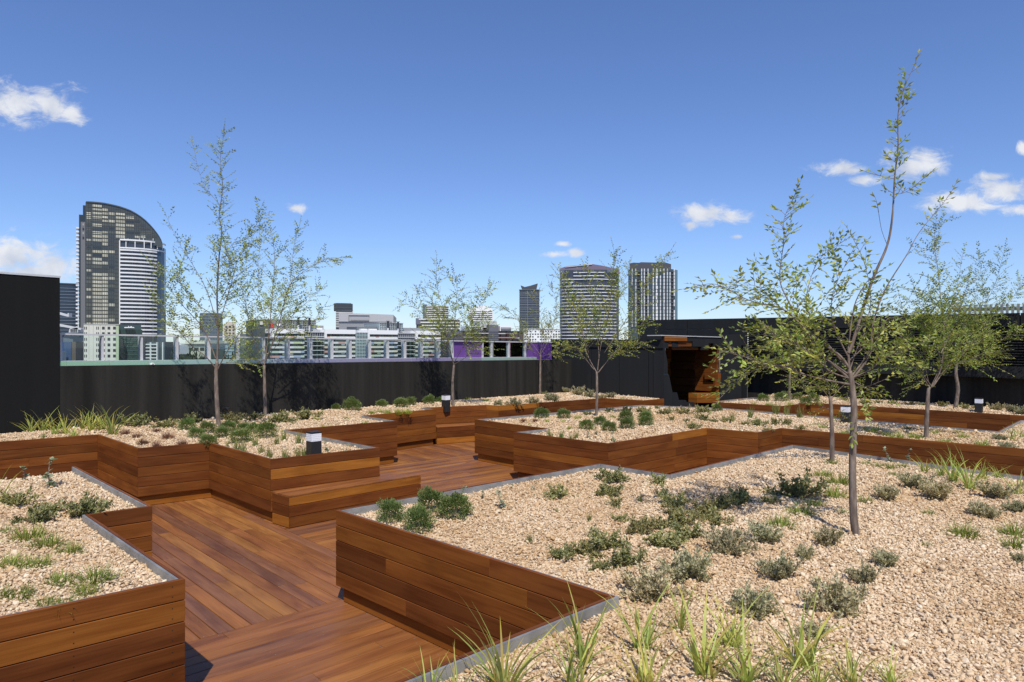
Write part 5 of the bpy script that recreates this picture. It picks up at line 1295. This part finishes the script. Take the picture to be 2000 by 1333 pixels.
def coloured_block():
    c = City('coloured_office', 'white office block with multicoloured window panels behind the glass', 515, 178, 872, 214)
    base = (.62,.62,.60)
    c.box('core', 531, 868, 650, None, 1.5, 26, GLZ, (.040,.060,.064))
    bays = [(531,594),(634,693.5),(717.6,776),(811.6,868)]
    pal = [(.62,.62,.58),(.64,.64,.60),(.60,.60,.56),(.62,.61,.50),(.60,.58,.42),(.50,.56,.30),(.66,.62,.46),(.54,.58,.46),(.60,.48,.36),(.50,.30,.25),(.34,.40,.50),(.46,.55,.46),(.64,.64,.62),(.66,.66,.63),(.63,.63,.60)]
    for xa, xb in bays:
        c.box('white_box', xa, xb, 642, 651.2, -.3, 10, FAC, (.80,.80,.78)); c.box('white_sill', xa, xb, 658.8, 661.4, -.3, 2, FAC, (.78,.78,.76))
        c.box('end_pier', xa, xa+3.6, 651.3, 658.7, -.3, 2, FAC, (.78,.78,.76))
        n = 9; w = (xb-xa-4)/n
        for k in range(n):
            x = xa+3.8+k*w; c.box('window', x, x+w-.7, 651.4, 656.4, .1, 1.6, GLZ, crng.choice([(.05,.055,.06),(.035,.035,.04),(.07,.09,.10)])); c.box('colour_panel', x, x+w-.1, 656.5, 658.7, -.2, 1.5, FAC, crng.choice(pal))
        for r in range(8):
            y = 662.5+9.3*r
            for k in range(n):
                x = xa+.3+k*(xb-xa)/n; w2 = (xb-xa)/n
                c.box('window', x, x+w2-.5, y, y+5.0, .3, 1.6, GLZ, crng.choice([(.05,.075,.075),(.07,.10,.10),(.04,.05,.055),(.10,.14,.14)]))
                if k % 2 == 0: 
                    col = crng.choice(pal); c.box('colour_panel', x, x+2*w2-.1 if k < n-1 else x+w2, y+5.1, y+9.2, -.1, 1.6, FAC, col)
                elif crng.random() < .22: c.box('colour_panel', x, x+w2-.2, y, y+3, .1, 1.5, FAC, crng.choice(pal))
    for xa, xb in ((594,634),(776,811.6)):
        c.box('link_glazing', xa, xb, 648.4, 661, .5, 3, GLZ, (.05,.055,.075)); c.box('link_roof', xa, xb, 647.2, 648.6, .2, 3, FAC, (.6,.6,.6))
        for k in range(9): c.box('link_mullion', xa+k*(xb-xa)/9, xa+k*(xb-xa)/9+.5, 648.6, 661, .35, .5, FAC, (.45,.46,.48))
        for k in range(10): c.box('link_floor', xa, xb, 656.5+9.4*k, 657.7+9.4*k, .2, 1.4, FAC, (.58,.62,.60))
        for k in range(5): c.box('link_mullion', xa+4+k*8, xa+4.6+k*8, 661, 740, .9, 1.45, FAC, (.16,.26,.25))
    c.box('stair_tower', 693.8, 717.4, 648, None, -.2, 6, GLZ, (.12,.20,.21)); c.box('stair_roof', 693.6, 717.6, 647, 648.2, -.4, 6.2, FAC, (.6,.6,.6))
    for k in range(8): c.box('stair_mullion', 694.4+3.05*k, 695+3.05*k, 648.3, 740, -.5, -.2, FAC, (.42,.48,.48))
    for k in range(12): c.box('stair_transom', 693.8, 717.4, 655+7*k, 655.7+7*k, -.45, -.2, FAC, (.35,.42,.42))
    # plant level with the glazed atria and flues
    for xa, xb, y0 in ((588,640,622),(766,813,624)):
        g = c.box('atrium_glass', xa, xb, y0, 648, 8, 18, GLZ, (.28,.33,.34)); c.box('atrium_roof', xa-.6, xb+.6, y0-1, y0+.1, 7.5, 18.5, FAC, (.45,.46,.46))
        for k in range(11): c.box('atrium_mullion', xa+k*(xb-xa)/11, xa+k*(xb-xa)/11+.45, y0, 648, 7.7, 8, FAC, (.50,.52,.52))
        for k in range(5): c.box('atrium_transom', xa, xb, y0+4+5*k, y0+4.5+5*k, 7.7, 8, FAC, (.50,.52,.52))
    for xa, xb, ya, yb, d0, d1, col in ((515,541,624,None,5,14,(.07,.085,.08)),(541,577,622,642,6,14,(.20,.20,.21)),(577,588,626,642,9,16,(.38,.39,.40)),(640,661,632,643,10,16,(.30,.32,.33)),(725,764,633,645,9,16,(.14,.15,.16)),(813,868,634,646,9,16,(.22,.23,.24))):
        c.box('plant_room', xa, xb, ya, yb, d0, d1, FAC, col)
    c.box('red_panel', 543.5, 549, 630, 638, 5.7, 6, FAC, (.50,.05,.04)); c.box('pale_panel', 520, 526, 627, 634, 4.7, 5, FAC, (.55,.55,.48)); c.box('sign_panel', 556, 562.4, 629.5, 635, 5.6, 6, FAC, (.75,.75,.72))
    c.box('vent_box', 643, 655, 637.5, 641, 8.6, 10, FAC, (.70,.70,.68)); c.box('vent_box', 729, 741, 638, 643.5, 7.8, 9, FAC, (.66,.67,.62)); c.box('vent_box', 745, 760, 638, 643.5, 7.6, 9, FAC, (.70,.70,.68))
    for k in range(6): c.box('plant_louvre', 641, 660.6, 633+1.5*k, 633.7+1.5*k, 9.6, 10, FAC, (.5,.5,.5))
    for x, y in ((600.7,617),(622.6,617.4),(778.4,620),(798.3,621)):
        u = c.u(x); p = c.a+c.d*u+c.n*6.4
        for (nm, r, ya, yb, m, col) in (('flue', .30, y+.6, y+15.5, FAC, (.022,.024,.030)), ('flue_base', .26, y+15.5, y+31, FAC, (.60,.60,.60)), ('flue_cap', .60, y-.6, y+.3, FAC, (.06,.065,.075))):
            b = MB(); b.tube([(p.x,p.y,c.z(yb)), (p.x,p.y,c.z(ya))], [r,r], 12); b.build(nm, m, c.root, color=(*col,1))
    g = City('grey_metal_hall', 'pale grey metal clad block rising above the coloured offices', 661.5, 232, 770, 236)
    g.prism('wall', [(661.8,None),(661.8,611.4),(768.5,614.2),(768.5,None)], 0, 22, FAC, (.42,.42,.42)); g.prism('end_bevel', [(768.6,614.2),(774.5,620.5),(774.5,None),(768.6,None)], 1, 20, FAC, (.16,.17,.19))
    g.box('recess', 681, 721, 616.4, 627, -.25, .02, FAC, (.36,.36,.365)); g.box('recess_head', 680.6, 721.4, 615.6, 616.5, -.5, .02, FAC, (.22,.22,.23)); g.box('recess_side', 680.6, 681.6, 616.5, 627, -.5, .02, FAC, (.22,.22,.23))
    g.box('seam', 661.8, 766, 628.2, 629.6, -.3, .05, FAC, (.13,.13,.14))
    for k in range(10): g.box('seam_line', 661.8, 768, 632+2*k, 632.3+2*k, -.1, .02, FAC, (.33,.33,.33))
    for k in range(14): g.box('vent', 686+2.5*k, 687.6+2.5*k, 624.8, 626.4, -.4, -.2, FAC, (.2,.2,.21))
coloured_block()
def far_right():
    c = City('dark_topped_tower', 'small banded tower with a wide dark top storey', 652, 700, 690, None)
    c.prism('dark_top', [(652,593),(668,592.8),(689,594),(689,606.4),(657,606.6),(652,606.6)], -1, 20, FAC, (.035,.045,.055)); c.box('wall', 656, 688.5, 606, None, 1, 19, GLZ, (.05,.055,.07)); c.box('roof_rail', 655, 686, 592, 593, 3, 18, FAC, (.2,.2,.2))
    for k in range(10): c.box('floor_band', 655.6, 690, 606.4+3.5*k, 608+3.5*k, 0, 2, FAC, (.55,.55,.53))
    for k in range(16): c.box('top_window', 654+2.1*k, 655+2.1*k, 600, 602.4, -1.3, -1, GLZ, (.08,.07,.075))
    c = City('banded_tower', 'white banded tower behind the small parapet tree', 826, 600, 876, None)
    c.box('dark_side', 826, 834.4, 595, None, 0, 20, FAC, (.10,.12,.16)); c.strip('glass_body', [(833,0),(848,-4),(862,-4),(876,2)], 598, None, GLZ, 14, (.05,.05,.055))
    for k in range(14): c.strip('balcony_band', [(833,-.8),(848,-5),(862,-5),(876,1)], 597.6+4.1*k, 599.7+4.1*k, FAC, 2, (.66,.65,.58))
    c = City('banded_block', 'wide low banded block below the banded tower', 812, 420, 900, None)
    c.box('glass_body', 813, 898, 624, None, 0, 16, GLZ, (.06,.06,.075)); c.box('plant_room', 812, 822, 622, 634, -1, 10, FAC, (.13,.13,.17))
    for k in range(6): c.box('balcony_band', 818+3*k, 899, 623+6*k, 625.4+6*k, -1.2, .6, FAC, (.66,.65,.60))
    c = City('dome_topped_tower', 'white tower with a domed top left of the butterfly roof', 915, 560, 963, None)
    dome = [(916.5,608),(917.5,605.4),(921,603),(927,600.4),(933,598.4),(940,597.4),(947,597.6),(953,599),(958,602),(961,605),(962.4,608)]
    c.prism('dome', dome, 0, 16, FAC, (.78,.78,.76)); c.box('glass_body', 916.8, 962, 608, None, .6, 16, GLZ, (.09,.095,.11))
    for k in range(9): c.box('floor_band', 916.4-.12*k, 962.4, 609.6+4*k, 611.8+4*k, -.4, 1, FAC, (.72,.72,.70))
    for x in (916.2, 921, 939, 952, 961.4): c.box('pier', x, x+1.3, 608, 650, -.6, .6, FAC, (.72,.72,.70))
    c = City('butterfly_roof_tower', 'dark tower with an upswept butterfly roof', 1014.4, 600, 1054, None)
    c.box('glass_body', 1014.6, 1053.6, 567, None, 0, 20, GLZ, (.045,.055,.075)); c.box('roof_slab', 1014, 1054.2, 565.8, 567.2, -.8, 20.8, FAC, (.10,.115,.13))
    c.prism('butterfly_roof', [(1020.6,566),(1017,557.4),(1025,560.6),(1036,558),(1050.4,553.6),(1047.4,566)], 2, 18, FAC, (.055,.06,.065))
    for k in range(28): c.box('floor_line', 1014, 1054.2 if k % 3 else 1053.8, 571+3.4*k, 571.9+3.4*k, -.5, .1, FAC, (.20,.22,.25) if k % 2 else (.13,.15,.18))
    for x in (1019, 1026.5, 1030, 1040, 1047): c.box('mullion', x, x+.5, 568, 660, -.4, 0, FAC, (.28,.31,.34) if x == 1030 else (.09,.10,.12))
    c = City('wave_banded_tower', 'broad tower with wavy white floor bands and folded purple crown', 1092, 420, 1211, None)
    cv = [(1092.4,6),(1098,1.5),(1108,-1),(1120,-2),(1135,-1.6),(1150,-2.6),(1165,-2.4),(1180,-.6),(1195,2.2),(1204.4,6)]
    c.strip('glass_body', cv, 528, None, GLZ, 14, (.050,.050,.068)); c.strip('side_glass', [(1204.4,6),(1208,9),(1210.7,14)], 526, None, GLZ, 8, (.08,.085,.10))
    c.prism('crown', [(1092.4,530),(1092.4,524.5),(1106,519.6),(1130,517.4),(1156.7,515.4),(1180,519),(1196,523),(1210.4,525.6),(1210.4,534),(1156,533),(1120,531)], 2, 16, GLZ, (.17,.125,.16)); c.box('crown_glass', 1094, 1200, 527, 533, .5, 3, GLZ, (.09,.11,.16))
    c.prism('crown_ridge', [(1104,521),(1156.7,515.6),(1156.7,516.6),(1104,522)], 1.4, 2.2, FAC, (.6,.6,.6))
    for x in (1139, 1150, 1154): c.box('mast', x-.5, x+.5, 511.5, 516.4, 6, 7, FAC, (.5,.5,.5))
    for k in range(26):
        y = 532.8+6.5*k*(1-.0006*k); sub = cv
        if k in (0, 1): sub = cv[3:8]
        elif k == 3: sub = cv[:4]
        if y > 665: break
        c.strip('balcony_band', [(x, d-.9) for x, d in sub], y, y+1.25, FAC, 1.4, (.74,.74,.76))
    for i, x in enumerate(range(1096, 1204, 4)):
        d = np.interp(x, [q[0] for q in cv], [q[1] for q in cv]); c.box('mullion', x, x+.5, 534, 665, d-.25, d+.1, GLZ, crng.choice([(.03,.03,.04),(.09,.09,.11),(.05,.05,.06)]))
    c = City('pinstripe_tower', 'dark rectangular tower with white vertical window strips', 1227, 470, 1323, None)
    c.prism('glass_body', [(1227,None),(1227,527),(1312,526),(1323,528),(1323,None)], 0, 24, GLZ, (.045,.062,.072)); c.prism('cap', [(1229.5,526.5),(1229.5,514.6),(1237,513),(1248,513.4),(1252,512.2),(1283,513),(1299,512.6),(1310.8,516),(1310.8,526.4)], 1, 22, FAC, (.062,.062,.072))
    c.box('corner_glass', 1318, 1323.4, 528, None, -.3, 24, GLZ, (.10,.17,.21))
    for x, w, col in ((1234,1.6,.55),(1240.5,2.8,.42),(1252.6,1.6,.72),(1257.6,2,.62),(1265,1.6,.66),(1275,2.2,.70),(1281,3.6,.74),(1289,2,.70),(1296,2.1,.74),(1302.6,1.8,.66),(1307.8,1.8,.72),(1316,2.2,.72)):
        for r in range(17):
            if crng.random() < .06: continue
            c.box('white_strip', x, x+w*crng.choice([1,1,.75]), 525.2+6.75*r, 531+6.75*r, -.3, .05, FAC, (col,col,col*.99))
    for x, w in ((1245,5.4),(1260.6,3.6),(1311.5,3.6)):
        c.box('balcony_recess', x, x+w, 530, 650, -.08, .04, FAC, (.012,.013,.016))
        for r in range(17): c.box('balcony_slab', x, x+w, 530+6.75*r, 530.9+6.75*r, -.5, .05, FAC, (.14,.15,.16))
    for r in range(18): c.box('floor_line', 1227, 1323, 531.3+6.75*r, 531.9+6.75*r, -.14, .03, FAC, (.022,.025,.03))
    c = City('white_square_window_block', 'white block with rows of small square windows', 1022, 330, 1094, 330)
    c.box('wall', 1022, 1094, 643.6, None, 0, 14, FAC, (.78,.78,.76)); c.box('parapet', 1021.6, 1094.4, 642.6, 643.8, -.3, 14.2, FAC, (.74,.74,.72))
    for r in range(6):
        for k in range(14):
            if crng.random() < .8: c.box('window', 1024+5.1*k, 1027+5.1*k, 646.6+5.2*r, 648.8+5.2*r, -.15, .1, GLZ, (.06,.06,.065))
    c = City('brown_banded_block', 'dark brown low block with white roof boxes behind the balustrade', 900, 150, 1024, 156)
    c.box('wall', 903, 1023, 647, None, 0, 16, GLZ, (.075,.052,.062)); c.box('roof_edge', 902, 1023.5, 646, 647.2, -.4, 16.3, FAC, (.045,.045,.05))
    for xa, xb, y, col in ((910,952,650.4,(.52,.50,.48)),(912,950,658.6,(.42,.25,.20)),(971,1006,650.6,(.52,.51,.50)),(985,1004,650.9,(.25,.12,.10)),(970,1010,658.8,(.46,.24,.18)),(1003,1012,659.2,(.55,.57,.6)),(905,920,658.4,(.6,.58,.55))): c.box('band', xa, xb, y, y+1.7, -.7, .2, FAC, col)
    c.box('grey_core', 952, 970.6, 634, None, -.9, 8, FAC, (.13,.13,.145)); c.box('roof_box', 940.5, 974, 627, 634, 1, 8, FAC, (.40,.42,.40)); c.box('roof_box_band', 940, 974.4, 634, 640, .6, 8, FAC, (.46,.46,.44))
    for k in range(5): c.box('core_seam', 952.2, 970.4, 648+4*k, 648.4+4*k, -1, -.85, FAC, (.05,.05,.06))
    for xa, xb in ((916.4,940.2),(974.6,997.4)):
        c.box('white_box', xa, xb, 636.6, 646.4, -.6, 6, FAC, (.78,.78,.77)); c.box('box_glazing', xa+1.6, xb-1.6, 639.4, 646, -.75, -.55, GLZ, (.09,.09,.11)); c.box('box_transom', xa+1.6, xb-1.6, 641.6, 642.6, -.85, -.7, FAC, (.6,.6,.6))
    for k in range(10): c.box('mullion', 906+11.8*k, 906.6+11.8*k, 647, 740, -.3, .05, FAC, (.07,.065,.075))
    for k in range(6): c.box('reflection_panel', 938+14*k, 950.5+14*k, 672, 682, -.25, 0, FAC, (.13,.065,.10)); c.box('reflection_panel', 938+14*k, 950.5+14*k, 684.5, 704, -.25, 0, FAC, (.17,.085,.085) if k % 2 else (.10,.06,.085))  # added panels; purple-brown colour imitates the reflection in the glass panes
    for k in range(8): c.box('floor_band', 903, 1023, 668+8.6*k, 670.6+8.6*k, -.3, .05, FAC, (.20,.10,.09))
far_right()
# trees down in the street, seen through the glass
def street_trees():
    rng = random.Random(61)
    def crown(seed):
        r = random.Random(seed); LV = Leaves(); off = Vector((seed*.7, 3, 1))
        for i in range(1500):
            d = rv(r); rr = (.55+.45*r.random()**.6)*(1+.45*noise.noise(d*1.9+off)); p = Vector((d.x*rr*3.0, d.y*rr*3.0, 6.2+d.z*rr*2.7)); ld = (d+rv(r)).normalized(); LV.leaf(p, ld, sidev(ld, r), .55, .40, tv(r, .5, 1.5))
        return LV.mesh('street_tree_crown')
    cr = [crown(1), crown(2)]; b = MB(); b.tube([(0,0,0),(.1,.05,2.6),(-.1,.1,5.2)], [.28,.2,.12], 7); tk = mesh('street_tree_trunk', b.V, b.F, BARK)
    for i, (x, Y, s, lab) in enumerate(((362,150,1.25,'dark street tree in the left pane by the tall slim tree'),(376,155,1.4,'dark street tree left of the tall slim trunk'),(398,152,1.3,'dark street tree seen just left of the tall trunk'),(336,210,1.4,'dark street tree below the white canopy roof'),(440,150,1.3,'dark street tree right of the tall slim trunk'))):
        X = (x-1000)/F*Y; zt = H+(673-(684 if i != 3 else 690))/F*Y; h = zt-GZ
        o = empty('street_tree', (X, Y, GZ)); tag(o, lab, 'tree', 'street trees below the roof'); o.scale = (s, s, h/9.6); o.rotation_euler = (0,0,rng.uniform(0,6.28))
        f = place('crown', cr[i % 2], parent=o, color=(.035,.055,.022,1)); f['kind'] = 'stuff'; place('trunk', tk, parent=o)
street_trees()
bpy.context.view_layer.update()
